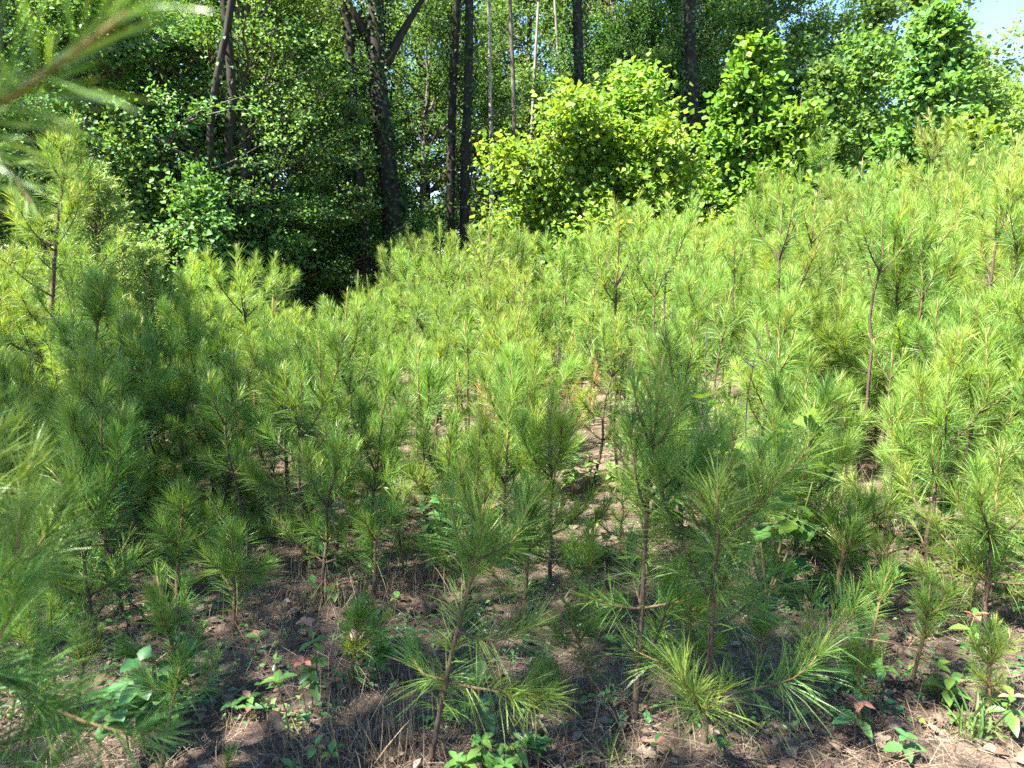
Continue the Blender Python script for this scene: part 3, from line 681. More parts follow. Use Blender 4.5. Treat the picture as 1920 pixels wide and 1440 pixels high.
for u, d, k, s in [(-300, 15, 0, 1), (60, 17.5, 1, 1), (330, 19, 2, 1), (500, 22, 0, 1.1), (620, 24.5, 1, 1), (800, 27, 2, 1.1), (980, 31, 0, 1.1), (1130, 28, 1, .95), (1220, 25, 2, 1.05), (1320, 26.5, 0, 1.0), (1300, 32, 1, 1.1),
                   (100, 25, 1, 1.1), (300, 29, 2, 1.1), (560, 33, 0, 1.1), (760, 38, 1, 1.1), (930, 44, 2, 1.2), (1060, 42, 0, 1.1), (1180, 40, 1, 1.1), (1350, 36, 2, 1.0), (-100, 24, 2, 1.1), (420, 40, 1, 1.1), (640, 45, 0, 1.1), (1270, 48, 2, 1.1)]:
    place_tree(big[k], 'broadleaf_tree', BIG_L, 'tree', 'tall trees of the wood', u, d, sc=s)
for u, d, k in [(420, 13.2, 0), (520, 14.2, 1), (610, 16.0, 0), (680, 17.5, 1), (770, 18.5, 0), (830, 19.5, 1), (900, 20.5, 0), (300, 12.0, 1), (980, 22, 1), (720, 22, 1), (580, 21, 0), (1060, 24, 0)]:
    place_tree(low[k], 'forest_shrub', 'dark low leafy shrub {}', 'shrub', 'shrubs at the foot of the wood', u, d)

# trunks one can tell apart against the wood
def ivy_on(g, tr, r, n, size=0.08):
    k = rng.random(n) * 22; i = k.astype(int); f = (k - i)[:, None]; p, L = resample(tr, 24)
    P = p[i] * (1 - f) + p[i + 1] * f; a = rng.random(n) * 6.28
    o = np.stack([np.cos(a), np.sin(a), 0 * a], 1); P = P + o * (r + 0.10 * rng.random(n))[:, None]
    leaves(g, P, norm(rng.normal(size=(n, 3)) * 0.6 - UP * 0.8 + o * 0.4), norm(o + rng.normal(size=(n, 3)) * 0.4), size * (0.7 + 0.6 * rng.random(n)), 0.9, rng.random(n), 'quad')
def trunk_tree(label, stem, d, r, ivy=0, forks=(), tone=0.0, name='broadleaf_tree', crown=None, ivy_r=None):
    x0 = (stem[0][0] - 960) / FPX * d; foot = np.array([x0, d, gz(x0, d) - 0.1])
    pts = [np.zeros(3)] + [at(u, v, d) - foot for u, v in stem[1:]]
    dirv = norm(pts[-1] - pts[-2]); pts.append(pts[-1] + dirv * 7.0 + np.array([0, 0, 1.0]))
    tr = smooth_path(pts, 24); g = Geo(); s = np.linspace(0, 1, 24)
    tube(g, tr, r * (1 - 0.55 * s) + 0.3 * r * np.exp(-s * 25), tone, 12)
    for fk in forks:
        fp = smooth_path([at(u, v, d + dy) - foot for u, v, dy in fk], 14); e = norm(fp[-1] - fp[-2])
        fp = np.concatenate([fp, [fp[-1] + e * 1.5]]); tube(g, fp, np.linspace(r * 0.5, r * 0.22, len(fp)), tone, 8)
    o = empty(name, foot); mobj('trunk', g.mesh('tree_trunk', M['tree_bark'], True), o)
    if ivy:
        gi = Geo(); ivy_on(gi, tr, ivy_r or r, ivy); q = mobj('ivy', gi.mesh('trunk_ivy', M['ivy']), o); q['kind'] = 'stuff'
    if crown is not None:
        c = Geo(); base = tr[-1]; n = 6500
        cen = base + rng.normal(size=(60, 3)) * np.array([1.5, 1.5, 1.6]) + np.array([0, 0, 0.8]); i = rng.integers(0, 60, n)
        P = cen[i] + rng.normal(size=(n, 3)) * np.array([0.45, 0.45, 0.2])
        leaves(c, P, rng.normal(size=(n, 3)) - UP * 0.3, norm(UP + rng.normal(size=(n, 3)) * 0.5), 0.12 * (0.7 + 0.6 * rng.random(n)), 0.75, 0.45 + 0.15 * rng.normal(size=n), 'quad')
        q = mobj('crown', c.mesh('tree_crown', M['wood_leaf']), o); q['kind'] = 'stuff'
    setp(o, label, 'tree', 'tall trees of the wood')
trunk_tree('dark thick forked trunk at the wood edge with limbs spreading in a Y', [(745, 600), (735, 400), (722, 280), (708, 150), (703, 0)], 16.0, 0.24, 5200,
           [[(722, 120, 0), (755, 60, .3), (785, 10, .5)], [(698, 90, 0), (672, 40, -.2), (655, 5, -.3)]], crown=1)
trunk_tree('straight trunk thickly wrapped in dark ivy above the bright shrub', [(1082, 500), (1084, 300), (1086, 150), (1082, 0)], 19, 0.17, 3000, ivy_r=0.20, crown=1)
trunk_tree('broad ivy-covered trunk between the bright poplar saplings', [(1304, 560), (1302, 380), (1298, 200), (1292, 0)], 19.5, 0.2, 3800, ivy_r=0.28, crown=1)
trunk_tree('dark trunk standing deep in the shaded wood beside the forked tree', [(690, 600), (680, 400), (664, 250), (655, 60), (640, 0)], 15.8, 0.13, 1500, crown=1)
trunk_tree('slim dark trunk in the shaded wood beside pale thin stems', [(868, 560), (872, 330), (878, 160), (880, 0)], 17.2, 0.13, 1500, crown=1)
trunk_tree('dark paired trunk in the shaded wood with ragged ivy', [(842, 560), (845, 330), (850, 150), (858, 0)], 17.6, 0.12, 1500, crown=1)
trunk_tree('pale thin straight trunk in a bright gap of the wood', [(965, 560), (965, 280), (962, 150), (956, 0)], 20.5, 0.075, 0, tone=0.55)
trunk_tree('pale grey sunlit stem low in the gap of the wood', [(922, 560), (921, 320), (919, 160), (917, 40)], 20.0, 0.06, 0, tone=1.0)
trunk_tree('thin grey stem leaning in the gap beside the bright shrub', [(990, 560), (995, 300), (1003, 120), (1010, 0)], 24, 0.06, 0, tone=0.8)
trunk_tree('thin grey pole of a tree seen through the gap behind the shrub', [(1058, 560), (1050, 260), (1046, 100), (1040, 0)], 25, 0.06, 0, tone=0.7)
trunk_tree('dark crooked trunk half hidden in the leafy wall of the wood', [(425, 620), (428, 300), (436, 170), (420, 0)], 12.9, 0.09, 500)
trunk_tree('thin dark leaning trunk in the leafy wall of the wood', [(383, 620), (394, 260), (406, 150), (424, 60), (434, 0)], 12.6, 0.075, 300)

# bright broadleaf saplings in front of the wood
def poplar(label, u, d, top_v, rad_m, nleaf, lL=0.15, tpl='tulip', tone_mu=0.5, cb=0.3, name='poplar_sapling', leaf='poplar_leaf', nlimb=24, group='bright broadleaf saplings before the wood', cat='sapling', young=True):
    x = (u - 960) / FPX * d; z = gz(x, d); H = at(u, top_v, d)[2] - z
    o = empty(name, (x, d, z - 0.03))
    gp = gen_tree(H, cb, rad_m, nleaf, lL, tpl, 0.95, nlimb=nlimb, spread=0.17, flat=0.10, rbase=0.008 * H + 0.01, young=young, sub=4, tone_mu=tone_mu, lean=0.15)
    add_parts(o, tree_parts(gp, leaf)); setp(o, label, cat, group)
poplar('bright yellow-green broadleaf shrub, low rounded lobe spreading over the young pines', 1000, 12.6, 300, 1.1, 5200, 0.095, 'star_far', 0.52, young=False)
poplar('bright yellow-green broadleaf sapling with gold tips, tallest of the sunny clump', 1190, 13.0, 150, 1.5, 9500, 0.095, 'star_far', 0.50, nlimb=30)
poplar('bright yellow-green broadleaf sapling with scattered yellow leaves between clump and ivy trunk', 1215, 12.3, 250, 0.95, 6500, 0.095, 'star_far', 0.54, young=False)
poplar('bright broadleaf sapling filling the middle of the sunny clump', 1095, 12.4, 220, 1.35, 8000, 0.095, 'star_far', 0.52, young=False)
poplar('narrow bright green tulip poplar sapling with large lobed leaves', 1385, 15.0, 95, 1.25, 8500, 0.115, 'tulip_far', 0.42)
poplar('wide leafy tulip poplar in full sun beneath the open sky', 1700, 17.0, 25, 1.75, 11500, 0.115, 'tulip_far', 0.36, nlimb=34, leaf='sun_tint_leaf')
poplar('small bright tulip poplar sapling poking up beside the ivy trunk', 1462, 14.2, 185, 0.6, 2400, 0.11, 'tulip_far', 0.42)
poplar('low bright poplar sapling between tall pines under the open sky', 1800, 15.0, 215, 0.7, 2800, 0.11, 'tulip_far', 0.42)
poplar('medium green leafy tree behind the narrow poplar sapling', 1535, 19, 125, 1.3, 8500, 0.105, 'tulip_far', 0.4, nlimb=30, leaf='sun_tint_leaf')
# green maple-like saplings in the shaded wood wall
poplar('lobed-leaf maple sapling catching light at the shaded wood edge', 395, 11.6, 330, 0.7, 2000, 0.09, 'star_far', 0.2, leaf='wood_leaf', group='maple saplings at the wood edge')
poplar('low layered maple sapling under the shaded wall of leaves', 300, 12.2, 240, 1.0, 3000, 0.085, 'star_far', 0.3, leaf='wood_leaf', group='maple saplings at the wood edge')

# tall trees against the sky on the open side
def sky_tree(label, u, d, top_v, rad, n, lL=0.15, cb=1.5, tone=0.4):
    x = (u - 960) / FPX * d; z = gz(x, d); H = at(u, top_v, d)[2] - z
    o = empty('broadleaf_tree', (x, d, z - 0.05))
    add_parts(o, tree_parts(gen_tree(H, cb, rad, n, lL, 'quad', 0.8, nlimb=28, sub=4, spread=0.28, flat=0.14, tone_mu=tone), 'sun_tint_leaf')); setp(o, label, 'tree', 'tall trees under the open sky')
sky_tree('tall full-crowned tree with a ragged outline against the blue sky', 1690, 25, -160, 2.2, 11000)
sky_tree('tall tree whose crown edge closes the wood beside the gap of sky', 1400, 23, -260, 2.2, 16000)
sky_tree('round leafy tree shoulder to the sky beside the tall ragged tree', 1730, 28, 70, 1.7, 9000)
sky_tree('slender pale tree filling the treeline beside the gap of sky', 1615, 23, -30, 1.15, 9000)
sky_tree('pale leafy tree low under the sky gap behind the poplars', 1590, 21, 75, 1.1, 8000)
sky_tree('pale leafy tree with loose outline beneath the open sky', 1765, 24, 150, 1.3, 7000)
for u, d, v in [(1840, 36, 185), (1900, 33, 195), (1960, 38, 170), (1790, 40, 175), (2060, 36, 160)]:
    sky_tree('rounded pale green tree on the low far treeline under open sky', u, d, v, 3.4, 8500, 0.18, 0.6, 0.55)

# the shade trees that stand beside and behind the viewer, out of the picture
for x, y, h, cb, r, n, lab in [(-4.8, 0.0, 10.5, 5.0, 2.4, 2900, 'tall high-crowned tree beside the viewer shading the near pines'), (-6.8, 1.2, 10.5, 4.5, 2.4, 3900, 'high-crowned tree on the wood side of the thicket shading the twin-stemmed pine'),
                              (-4.2, -2.0, 11.5, 6.0, 2.2, 2400, 'high-crowned tree behind the viewer over the near litter')]:
    o = empty('broadleaf_tree', (x, y, gz(x, y) - 0.05)); add_parts(o, tree_parts(gen_tree(h, cb, r, n, 0.12, 'quad', 0.75, nlimb=26, spread=0.22, flat=0.1))); setp(o, lab, 'tree', 'shade trees around the viewer')

# ------------------------------------------------------------------ red cedars at the wood edge
def cedar(label, u, d, top_v, rad, n_sp=420):
    x = (u - 960) / FPX * d; z = gz(x, d); H = at(u, top_v, d)[2] - z
    gt, gc = Geo(), Geo(); tr = np.array([[0, 0, 0], [0.03, 0, H * .5], [0, 0.02, H]]); tube(gt, resample(tr, 8)[0], np.linspace(0.03, 0.006, 8), 0.3, 7)
    for k in range(n_sp):
        q = rng.random() ** 0.8; zz = H * (0.12 + 0.88 * q); a = rng.random() * 6.28; L = rad * (1.05 - q) ** 0.8 * (0.7 + 0.6 * rng.random()) + 0.08
        pts = curve((0, 0, zz), a, R(25 + 20 * rng.random()), R(35 + 25 * rng.normal()), L, 5, 0.1); tube(gt, pts, np.linspace(0.004, 0.0015, len(pts)), 0.4, 4)
        p, LL = resample(pts, 12); m = 26
        i = rng.integers(4, 11, m); P = p[i] + (p[i + 1] - p[i]) * rng.random((m, 1)); A = norm(p[i + 1] - p[i])
        D = norm(A * 0.8 + rng.normal(size=(m, 3)) * 0.55 + UP * 0.1); ln = 0.05 + 0.07 * rng.random(m)
        tn = np.clip(0.3 + 0.06 * i + 0.1 * rng.normal(size=m), 0, 1)
        needle_strips(gc, P, D, ln, 0.006, 0.1 * np.ones(m), tn, 2)
        P2 = np.repeat(P + D * ln[:, None] * 0.5, 2, 0); D2 = norm(np.repeat(D, 2, 0) + rng.normal(size=(2 * m, 3)) * 0.6)
        needle_strips(gc, P2, D2, 0.025 + 0.03 * rng.random(2 * m), 0.005, 0.05 * np.ones(2 * m), np.repeat(tn, 2), 2)
    o = empty('red_cedar', (x, d, z - 0.02)); add_parts(o, [('trunk', gt.mesh('cedar_trunk', M['pine_bark'], True), None, []), ('crown', gc.mesh('cedar_crown', M['cedar']), 'stuff', [])])
    setp(o, label, 'cedar', 'red cedars at the wood edge')
cedar('feathery red cedar with pale spray tips against the dark wood', 195, 7.0, 330, 0.85, 300)
cedar('low lacy red cedar beside the slim bare-stemmed pine', 285, 7.6, 470, 0.6, 190)
cedar('small feathery red cedar beneath the tall reddish-trunked pine', 30, 8.0, 480, 0.7, 150)

# ------------------------------------------------------------------ leafy seedlings in front
def leafy(name, label, group, u, v, h_px, tiers, lL, tpl='oval', wr=0.62, tones=(0.3, 0.6), tipred=0.0, stems=1, spread=0.0, cat='seedling', mat='viburnum', tilt=0.2, nper=4):
    """a stem with leaves in whorls; every leaf is a part"""
    f = on_ground(u, v); top = at(u, v - h_px, f[1])[2]; H = top - f[2]
    o = empty(name, f); setp(o, label, cat, group)
    protos = []
    for k in range(4):
        g = Geo(); t = tones[0] + (tones[1] - tones[0]) * k / 3
        if tipred and k == 3: t = 1.0
        leaves(g, np.zeros((1, 3)), np.array([[1., 0, 0]]), np.array([[0, 0, 1.]]), np.array([1.0]), wr * (0.9 + 0.07 * k), t, tpl)
        protos.append(g.mesh('leaf_blade', M[mat], True))
    for sidx in range(stems):
        a = rng.random() * 6.28; off = np.array([math.cos(a), math.sin(a), 0]) * spread * math.sqrt(rng.random()) * (sidx > 0)
        hh = H * (1 if sidx == 0 else 0.55 + 0.4 * rng.random())
        st = curve(off * 0.5, a, R(90), R(72 + 12 * rng.random()), hh, 6, 0.08); st[:, :2] += np.linspace(0, 1, len(st))[:, None] * off[:2] * 0.5
        g = Geo(); tube(g, st, np.linspace(0.0035, 0.0018, len(st)), np.linspace(0, 0.9, len(st)), 5)
        mobj('stem', g.mesh('stem', M['stem'], True), o)
        sp, _ = resample(st, 20)
        for t in range(tiers):
            fz = 1 - 0.62 * t / max(1, tiers - 0.2); c = sp[min(19, int(fz * 19))]; a0 = rng.random() * 6.28
            for j in range(nper):
                aa = a0 + 6.283 * j / nper + rng.normal() * 0.2; e = (0.35 if t == 0 else 0.0) + rng.normal() * tilt
                ax = Vector((math.cos(aa) * math.cos(e), math.sin(aa) * math.cos(e), math.sin(e))); nm = Vector((-ax.x * ax.z, -ax.y * ax.z, 1 - ax.z ** 2)) + Vector(rng.normal(size=3) * 0.18)
                sd = nm.cross(ax).normalized(); nn = ax.cross(sd)
                s = lL * (0.65 + 0.5 * rng.random()) * (0.75 if t == 0 else 1)
                kk = int(rng.integers(0, 3)) if not (tipred and t == 0 and rng.random() < tipred) else 3
                lo = mobj('leaf', protos[kk], o)
                mt = Matrix(((ax.x * s, sd.x * s, nn.x * s, c[0]), (ax.y * s, sd.y * s, nn.y * s, c[1]), (ax.z * s, sd.z * s, nn.z * s, c[2]), (0, 0, 0, 1)))
                lo.matrix_local = mt
    return o
G = 'leafy seedlings on the forest floor'
rng = np.random.default_rng(91)
leafy('leafy_shrub', 'round-leaved shrub clump with dark glossy leaves around a small pine seedling', G, 270, 1400, 150, 3, 0.085, 'oval', 0.85, (0.0, 0.35), stems=7, spread=0.24, cat='shrub')
leafy('leafy_seedling', 'bright green seedling with a lone whorl of pointed leaves on a thin brown stem', G, 540, 1395, 125, 1, 0.085, 'lance', 0.6, (0.6, 0.78), nper=5)
leafy('leafy_seedling', 'bright green seedling with reddish new tips above dry litter', G, 598, 1320, 145, 3, 0.07, 'lance', 0.62, (0.5, 0.75), 0.6, stems=2, spread=0.1)
leafy('leafy_seedling', 'dark leaved bush under the pines with one pale turned leaf', G, 838, 1080, 140, 4, 0.085, 'lance', 0.6, (0.1, 0.5), 0.3, stems=6, spread=0.22, cat='shrub')
leafy('leafy_seedling', 'seedling with large drooping oval leaves and pinkish top leaves', G, 1655, 1320, 105, 2, 0.10, 'lance', 0.5, (0.3, 0.7), 0.7, tilt=0.35, nper=5)
leafy('leafy_seedling', 'broad-leaved seedling behind a leaning pine stem, leaves low and dark', G, 900, 1400, 120, 2, 0.11, 'oval', 0.6, (0.0, 0.25), tilt=0.4)
leafy('leafy_seedling', 'spreading seedling with many narrow bright leaves at the foot of the pines', G, 905, 1450, 60, 3, 0.065, 'lance', 0.5, (0.45, 0.7), stems=5, spread=0.14)
leafy('leafy_seedling', 'bright two-leaved seedling standing in a patch of lit litter', G, 740, 1165, 45, 1, 0.085, 'oval', 0.55, (0.5, 0.7), nper=3)
leafy('leafy_seedling', 'yellow-green seedling between the fallen leaves and the pale pine seedling', G, 1770, 1330, 60, 2, 0.08, 'lance', 0.5, (0.5, 0.8), 0.3, stems=2, spread=0.1)
leafy('leafy_seedling', 'pinkish leaved seedling beside dark fallen cones', G, 1600, 1395, 70, 2, 0.08, 'lance', 0.5, (0.3, 0.6), 0.8)
leafy('leafy_seedling', 'dark green seedling low on the litter beside dark fallen cones', G, 1690, 1430, 50, 2, 0.06, 'oval', 0.7, (0.1, 0.4))
leafy('leafy_seedling', 'reddish orange tipped seedling in dappled sun', G, 1815, 1225, 70, 2, 0.07, 'lance', 0.5, (0.5, 0.8), 0.9)
leafy('leafy_seedling', 'pale pointed-leaf seedling on the sunny litter beside the grass clump', G, 1880, 1380, 80, 2, 0.08, 'lance', 0.5, (0.6, 0.8), 0.4)
leafy('leafy_seedling', 'bright rounded seedling beneath the dark upright pine', G, 1815, 1080, 60, 2, 0.08, 'oval', 0.6, (0.4, 0.7), stems=2, spread=0.1)
leafy('leafy_seedling', 'yellow leafy seedling glowing in the sunny clearing', G, 1075, 930, 90, 4, 0.085, 'lance', 0.55, (0.6, 0.8), stems=4, spread=0.22)
leafy('leafy_seedling', 'yellow leafy bush lit by sun under slender pines of the clearing', G, 1110, 910, 60, 3, 0.08, 'lance', 0.55, (0.6, 0.82), stems=4, spread=0.3)
leafy('leafy_seedling', 'small bright seedling at the foot of the lit clearing', G, 1110, 1010, 50, 2, 0.07, 'oval', 0.5, (0.6, 0.8))
leafy('leafy_seedling', 'fern-like seedling with long drooping leaves below the tall cedar', G, 290, 800, 110, 4, 0.15, 'lance', 0.45, (0.35, 0.7), stems=4, spread=0.35, tilt=0.4)
leafy('leafy_seedling', 'glossy shrub of large oval leaves behind the slim bare-stemmed pine', G, 310, 740, 90, 3, 0.13, 'oval', 0.6, (0.1, 0.6), stems=4, spread=0.3)
leafy('maple_seedling', 'maple seedling with jagged dark leaves flat on the litter', G, 1010, 1440, 40, 1, 0.085, 'star', 0.9, (0.2, 0.5), stems=3, spread=0.12)
leafy('leafy_seedling', 'bright oval-leaved seedling rooted among the dry grass stalks', G, 690, 1290, 90, 3, 0.06, 'oval', 0.6, (0.4, 0.7), stems=4, spread=0.14)
leafy('vine_seedling', 'round heart-leaved vine climbing beneath the dark upright pine', G, 1745, 1010, 150, 4, 0.085, 'oval', 0.95, (0.2, 0.6), stems=3, spread=0.25, cat='vine')

for u, v, h, t, tp in [(1490, 1120, 60, 1, 'tulip'), (1480, 1010, 70, 2, 'star'), (1690, 1090, 45, 2, 'lance'), (1720, 1020, 45, 2, 'oval'), (1560, 1140, 45, 1, 'tulip'), (1620, 1070, 40, 2, 'lance'), (1885, 1110, 60, 2, 'lance'), (1905, 1180, 70, 2, 'oval'),
                     (1350, 1435, 50, 1, 'star'), (1230, 1436, 40, 1, 'lance'), (590, 1440, 40, 1, 'lance'), (625, 1135, 40, 2, 'oval'), (560, 1015, 40, 2, 'oval'), (470, 1345, 40, 1, 'lance'), (705, 1215, 60, 2, 'oval'), (1062, 1065, 40, 2, 'lance'), (1135, 1055, 40, 2, 'lance'),
                     (1640, 1005, 50, 2, 'oval'), (1440, 1065, 60, 2, 'star'), (1535, 1055, 60, 2, 'tulip'), (1130, 1210, 45, 1, 'star'), (780, 1240, 50, 2, 'oval'), (240, 1190, 60, 2, 'lance'), (480, 1230, 35, 1, 'oval'), (1250, 1010, 70, 2, 'tulip'), (880, 890, 70, 3, 'lance'), (1580, 1300, 40, 2, 'lance')]:
    p = on_ground(u, v); lm = min(LANDMARKS, key=lambda q: (q[0] - p[0]) ** 2 + (q[1] - p[1]) ** 2)[2]
    kind = {'tulip': 'broad notched-leaf', 'star': 'star-leaved', 'lance': 'pointed-leaf', 'oval': 'oval-leaved'}[tp]
    leafy('leafy_seedling', 'small ' + kind + ' seedling ' + lm, G, u, v, h, t, 0.07 if tp != 'tulip' else 0.085, tp, 0.55 if tp in ('lance', 'oval') else 0.95, (0.25, 0.7), 0.15, stems=1 + (u % 3), spread=0.1, nper=4)

def poplar_seedling():
    """broad lobed leaves on a thin stem behind the low-branched pine"""
    f = on_ground(1440, 1150); o = empty('poplar_seedling', f); setp(o, 'tulip poplar seedling with big notched leaves behind the dark-stemmed pine', 'seedling', G)
    protos = []
    for k in range(4):
        g = Geo(); leaves(g, np.zeros((1, 3)), np.array([[1., 0, 0]]), np.array([[0, 0, 1.]]), np.array([1.0]), 1.0, [0.0, 0.15, 0.3, 0.6][k], 'tulip'); protos.append(g.mesh('poplar_blade', M['poplar_leaf'], True))
    y = f[1]
    stems = [[(1440, 1150), (1425, 1000), (1412, 860)], [(1440, 1130), (1478, 950), (1505, 810)], [(1435, 1130), (1370, 900), (1312, 755)], [(1440, 1120), (1500, 980), (1530, 880)]]
    for si, s in enumerate(stems):
        pts = smooth_path([at(u, v, y) - f for u, v in s], 14); g = Geo(); tube(g, pts, np.linspace(0.006, 0.002, 14), np.linspace(0.1, 0.9, 14), 6); mobj('stem', g.mesh('stem', M['stem'], True), o)
        for j in range(12):
            t = 1 if j < 5 else 0.45 + 0.5 * rng.random(); c = pts[int(t * 13)]; aa = rng.random() * 6.28 if j >= 5 else j * 1.256 + si; e = (0.3 if j < 5 else -0.1) + rng.normal() * 0.3
            ax = Vector((math.cos(aa) * math.cos(e), math.sin(aa) * math.cos(e), math.sin(e))); nm = Vector((0, 0, 1)) + Vector(rng.normal(size=3) * 0.3)
            sd = nm.cross(ax).normalized(); nn = ax.cross(sd); L = 0.095 * (0.7 + 0.5 * rng.random())
            p0 = Vector(c) + ax * 0.05
            lo = mobj('leaf', protos[int(rng.integers(0, 4))], o)
            lo.matrix_local = Matrix(((ax.x * L, sd.x * L, nn.x * L, p0.x), (ax.y * L, sd.y * L, nn.y * L, p0.y), (ax.z * L, sd.z * L, nn.z * L, p0.z), (0, 0, 0, 1)))
            g = Geo(); tube(g, [np.array(c), np.array(p0)], 0.0012, 0.9, 4); mobj('petiole', g.mesh('petiole', M['stem']), o)
poplar_seedling()

# ------------------------------------------------------------------ dead sticks
def dead_stick(label, pts_px, y, r=0.005, twigs=6):
    P0 = at(*pts_px[0], y); foot = np.array([P0[0], y, gz(P0[0], y)])
    pts = smooth_path([np.zeros(3)] + [at(u, v, y) - foot for u, v in pts_px], 16); g = Geo(); tube(g, pts, np.linspace(r, 0.0015, 16), 0.3, 6)
    o = empty('dead_stick', foot); mobj('stem', g.mesh('dead_stem', M['dead_twig'], True), o)
    for k in range(twigs):
        i = int(rng.integers(7, 15)); tw = curve(pts[i], rng.random() * 6.28, R(30), R(60), 0.06 + 0.1 * rng.random(), 4, 0.15)
        h = Geo(); tube(h, tw, np.linspace(r * 0.4, 0.0008, len(tw)), 0.3, 4); mobj('twig', h.mesh('dead_twig', M['dead_twig'], True), o)
    setp(o, label, 'stick', 'bare dead stems in the thicket')
dead_stick('bare black leafless stem rising behind the poplar seedling', [(1330, 900), (1326, 760), (1322, 680), (1328, 590)], 3.1, 0.006, 9)
dead_stick('grey crooked leafless stem with sparse twigs beside the poplar seedling', [(1395, 880), (1400, 760), (1412, 690), (1425, 620)], 3.3, 0.006, 9)
dead_stick('thin pale dead stem slanting through the shaded pines', [(560, 980), (520, 910), (470, 860), (440, 840)], 4.0, 0.004, 3)

# ------------------------------------------------------------------ forest floor
rng = np.random.default_rng(77)
def floor_points(n, ymin=1.6, ymax=9, p=1.6):
    y = ymin + (ymax - ymin) * rng.random(n) ** p; x = (rng.random(n) * 2 - 1) * (0.80 * y + 0.3)
    return np.stack([x, y, ground_z(x, y)], 1)
def straw():
    g = Geo(); n = 38000; P = floor_points(n); a = rng.random(n) * 6.28
    P[:, 2] += 0.004 + 0.018 * rng.random(n); D = norm(np.stack([np.cos(a), np.sin(a), rng.normal(size=n) * 0.14], 1))
    needle_strips(g, P, D, 0.06 + 0.12 * rng.random(n), 0.0019, 0.02 * rng.normal(size=n), np.clip(0.45 + 0.25 * rng.normal(size=n), 0, 1), 2)
    setp(mobj('pine_straw', g.mesh('pine_straw', M['straw'])), 'reddish brown pine straw carpeting the ground', 'pine straw', kind='stuff')
straw()
def dry_stalks():
    g = Geo()
    for n, ctr in [(260, on_ground(690, 1400)), (220, on_ground(560, 1160)), (160, on_ground(760, 1120)), (150, on_ground(1590, 1010)), (220, on_ground(1560, 930)), (150, on_ground(1030, 1330))]:
        P = ctr + np.stack([rng.normal(size=n) * 0.17, rng.normal(size=n) * 0.15, np.zeros(n)], 1); P[:, 2] = ground_z(P[:, 0], P[:, 1])
        D = norm(np.stack([rng.normal(size=n) * 0.28, rng.normal(size=n) * 0.28, np.ones(n)], 1)); needle_strips(g, P, D, 0.1 + 0.2 * rng.random(n), 0.0022, 0.15 * rng.random(n), rng.random(n), 3)
    n = 9000; P = floor_points(n, 2.0, 9); D = norm(np.stack([rng.normal(size=n) * 0.6, rng.normal(size=n) * 0.6, np.ones(n)], 1))
    needle_strips(g, P, D, 0.04 + 0.12 * rng.random(n), 0.0020, 0.3 * rng.random(n), rng.random(n), 2)
    setp(mobj('dry_grass', g.mesh('dry_grass', M['dry_grass'])), 'brown dry grass stalks scattered over the litter', 'dry grass', kind='stuff')
dry_stalks()
def weeds():
    g = Geo(); n = 1900; C = floor_points(n, 2.2, 9, 1.2)
    m = 7; P = np.repeat(C, m, 0); a = rng.random(n * m) * 6.28; P[:, :2] += rng.normal(size=(n * m, 2)) * 0.02; P[:, 2] += 0.01 + 0.06 * rng.random(n * m)
    ax = np.stack([np.cos(a), np.sin(a), 0.25 * rng.normal(size=n * m)], 1)
    leaves(g, P, ax, norm(UP + rng.normal(size=(n * m, 3)) * 0.35), 0.012 + 0.026 * rng.random(n * m), 0.55, np.clip(0.35 + 0.22 * rng.normal(size=n * m), 0, 0.8), 'quad')
    setp(mobj('ground_weeds', g.mesh('ground_weeds', M['viburnum'])), 'tiny green weeds sprouting through the pine straw', 'weeds', kind='stuff')
weeds()
def litter():
    g = Geo(); n = 2600; P = floor_points(n, 1.6, 8); P[:, 2] += 0.012 + 0.015 * rng.random(n)
    leaves(g, P, norm(np.stack([rng.normal(size=n), rng.normal(size=n), 0.2 * rng.normal(size=n)], 1)), norm(UP + rng.normal(size=(n, 3)) * 0.4), 0.02 + 0.035 * rng.random(n), 0.6, rng.random(n), 'lance')
    setp(mobj('leaf_litter', g.mesh('leaf_litter', M['dry_leaf'])), 'small broken dry leaves mixed into the pine straw', 'leaf litter', kind='stuff')
    protos = []
    for k in range(8):
        h = Geo(); leaves(h, np.zeros((1, 3)), np.array([[1., 0, 0]]), np.array([[0, 0, 1.]]), np.array([1.0]), 0.6 + 0.05 * k, [0.2, 0.5, 0.9, 0.35, 0.7, 1.0, 0.1, 0.6][k], ['oak', 'oval', 'tulip', 'lance'][k % 4])
        me = h.mesh('fallen_leaf', M['dry_leaf'], True); co = np.empty(len(me.vertices) * 3, np.float32); me.vertices.foreach_get('co', co); co = co.reshape(-1, 3)
        co[:, 2] += 0.10 * np.sin(co[:, 0] * (4 + k)) * (0.5 + abs(co[:, 1])) + 0.06 * rng.normal(size=len(co)); me.vertices.foreach_set('co', co.ravel()); me.update(); protos.append(me)
    P = floor_points(170, 1.75, 4.5, 1.3)
    for k, p in enumerate(P):
        o = mobj('fallen_leaf', protos[k % 8]); s = 0.035 + 0.045 * rng.random(); o.location = (p[0], p[1], p[2] + 0.022); o.scale = (s,) * 3
        o.rotation_euler = (rng.normal() * 0.35, rng.normal() * 0.3, rng.random() * 6.28); setp(o, 'curled dry brown leaf lying on the pine straw', 'fallen leaf', 'fallen leaves on the pine straw')
litter()
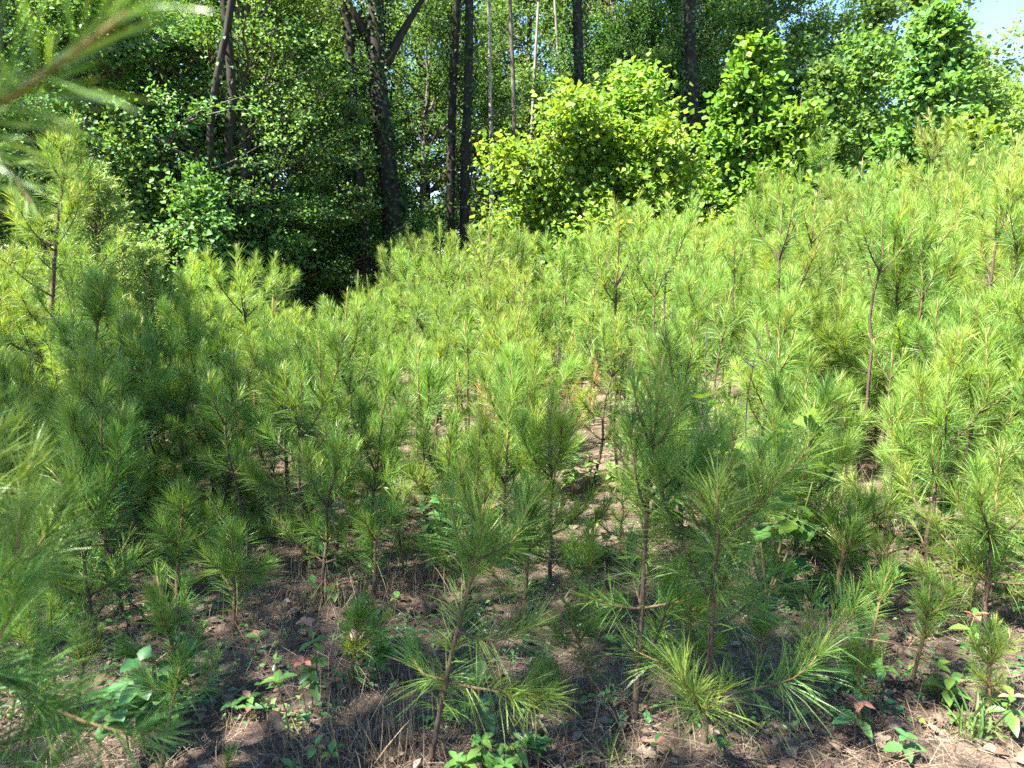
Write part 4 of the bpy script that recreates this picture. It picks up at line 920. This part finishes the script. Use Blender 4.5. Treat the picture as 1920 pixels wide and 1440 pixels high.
def cone_mesh():
    g = Geo(); L, r = 0.09, 0.021; rows = 13
    t = np.linspace(0, 1, 10); tube(g, np.stack([t * L, 0 * t, 0 * t], 1), r * 0.7 * np.sin(np.pi * (0.12 + 0.8 * t)), 0.1, 8)
    P, A, Nn, T = [], [], [], []
    for i in range(rows):
        tt = (i + 0.5) / rows; rr = r * math.sin(math.pi * (0.12 + 0.8 * tt))
        for j in range(9):
            a = j * 6.283 / 9 + i * 0.35; o = np.array([0, math.cos(a), math.sin(a)]); P.append(np.array([tt * L, 0, 0]) + o * rr * 0.6); A.append(o * 0.9 + np.array([0.55, 0, 0])); Nn.append(np.array([1.0, 0, 0]) - o * 0.3); T.append(0.4 + 0.5 * rng.random())
    leaves(g, np.array(P), np.array(A), np.array(Nn), np.full(len(P), 0.017), 0.95, np.array(T), 'lance'); return g.mesh('pine_cone', M['cone'])
cm = cone_mesh()
CONES = [(305, 1112, 0.6, 'pine cone lying among thin dark stems on shaded litter'), (530, 1382, 2.2, 'pine cone on the litter beside the lone-whorled seedling'), (1752, 1365, 0.3, 'large pale pine cone lying in the sun beside the grass clump'),
         (1680, 1385, 1.5, 'dark pine cone in shade beside a pink-leaved seedling'), (790, 1280, 2.9, 'pine cone half hidden under drooping seedling needles'), (790, 1160, 1.0, 'small pine cone on the lit patch of litter'), (1560, 1420, 0.9, 'pine cone under the sweeping low pine needles')]
for u, v, a, lab in CONES:
    p = on_ground(u, v); o = mobj('pine_cone', cm); o.location = (p[0], p[1], p[2] + 0.028); o.rotation_euler = (0.4, 0.12, a); o.scale = (1.15,) * 3; setp(o, lab, 'pine cone', 'fallen pine cones')
def grass_tuft(label, u, v, n=50, L=0.16, group='green grass clumps'):
    f = on_ground(u, v); o = empty('grass_clump', f); protos = []
    for k in range(5):
        g = Geo(); needle_strips(g, np.zeros((1, 3)), norm(np.array([[0.35 + 0.1 * k, 0, 1.0]])), np.array([1.0]), 0.035, np.array([0.15 + 0.1 * k]), np.array([0.2 * k]), 3); protos.append(g.mesh('grass_blade', M['grass']))
    for k in range(n):
        b = mobj('blade', protos[k % 5], o); b.location = (rng.normal() * 0.025, rng.normal() * 0.025, 0); b.rotation_euler = (0, 0, rng.random() * 6.28); b.scale = (L * (0.6 + 0.6 * rng.random()),) * 3
    setp(o, label, 'grass', group)
grass_tuft('upright clump of pale green grass on the sunlit litter', 1825, 1385, 46, 0.20)
grass_tuft('small clump of green grass beside dry stalks at the pine foot', 1150, 1430, 30, 0.14)
def fallen_twig(label, a, b, r=0.004):
    p, q = on_ground(*a), on_ground(*b); o = empty('fallen_twig', p); m = (q - p) * 0.5 + np.array([0, 0, 0.03]); g = Geo()
    tube(g, smooth_path([np.array([0, 0, .012]), m + rng.normal(size=3) * 0.02, q - p + np.array([0, 0, .012])], 10), np.linspace(r, r * 0.4, 10), 0.8, 6)
    mobj('stem', g.mesh('fallen_twig', M['dead_twig'], True), o)
    t = Geo(); tube(t, curve(m, rng.random() * 6.28, R(10), R(20), 0.07, 4, 0.1), np.linspace(r * 0.5, 0.0008, 5), 0.7, 4); mobj('twig', t.mesh('side_twig', M['dead_twig'], True), o)
    setp(o, label, 'twig', 'fallen twigs on the litter')
fallen_twig('pale fallen twig across the shaded litter behind the red-tipped seedling', (425, 1220), (530, 1200))
fallen_twig('grey fallen twig beside the small clump of green grass', (1080, 1330), (1200, 1380))
fallen_twig('pale bent twig at the far end of the lit clearing', (1060, 1125), (1110, 1128), 0.006)
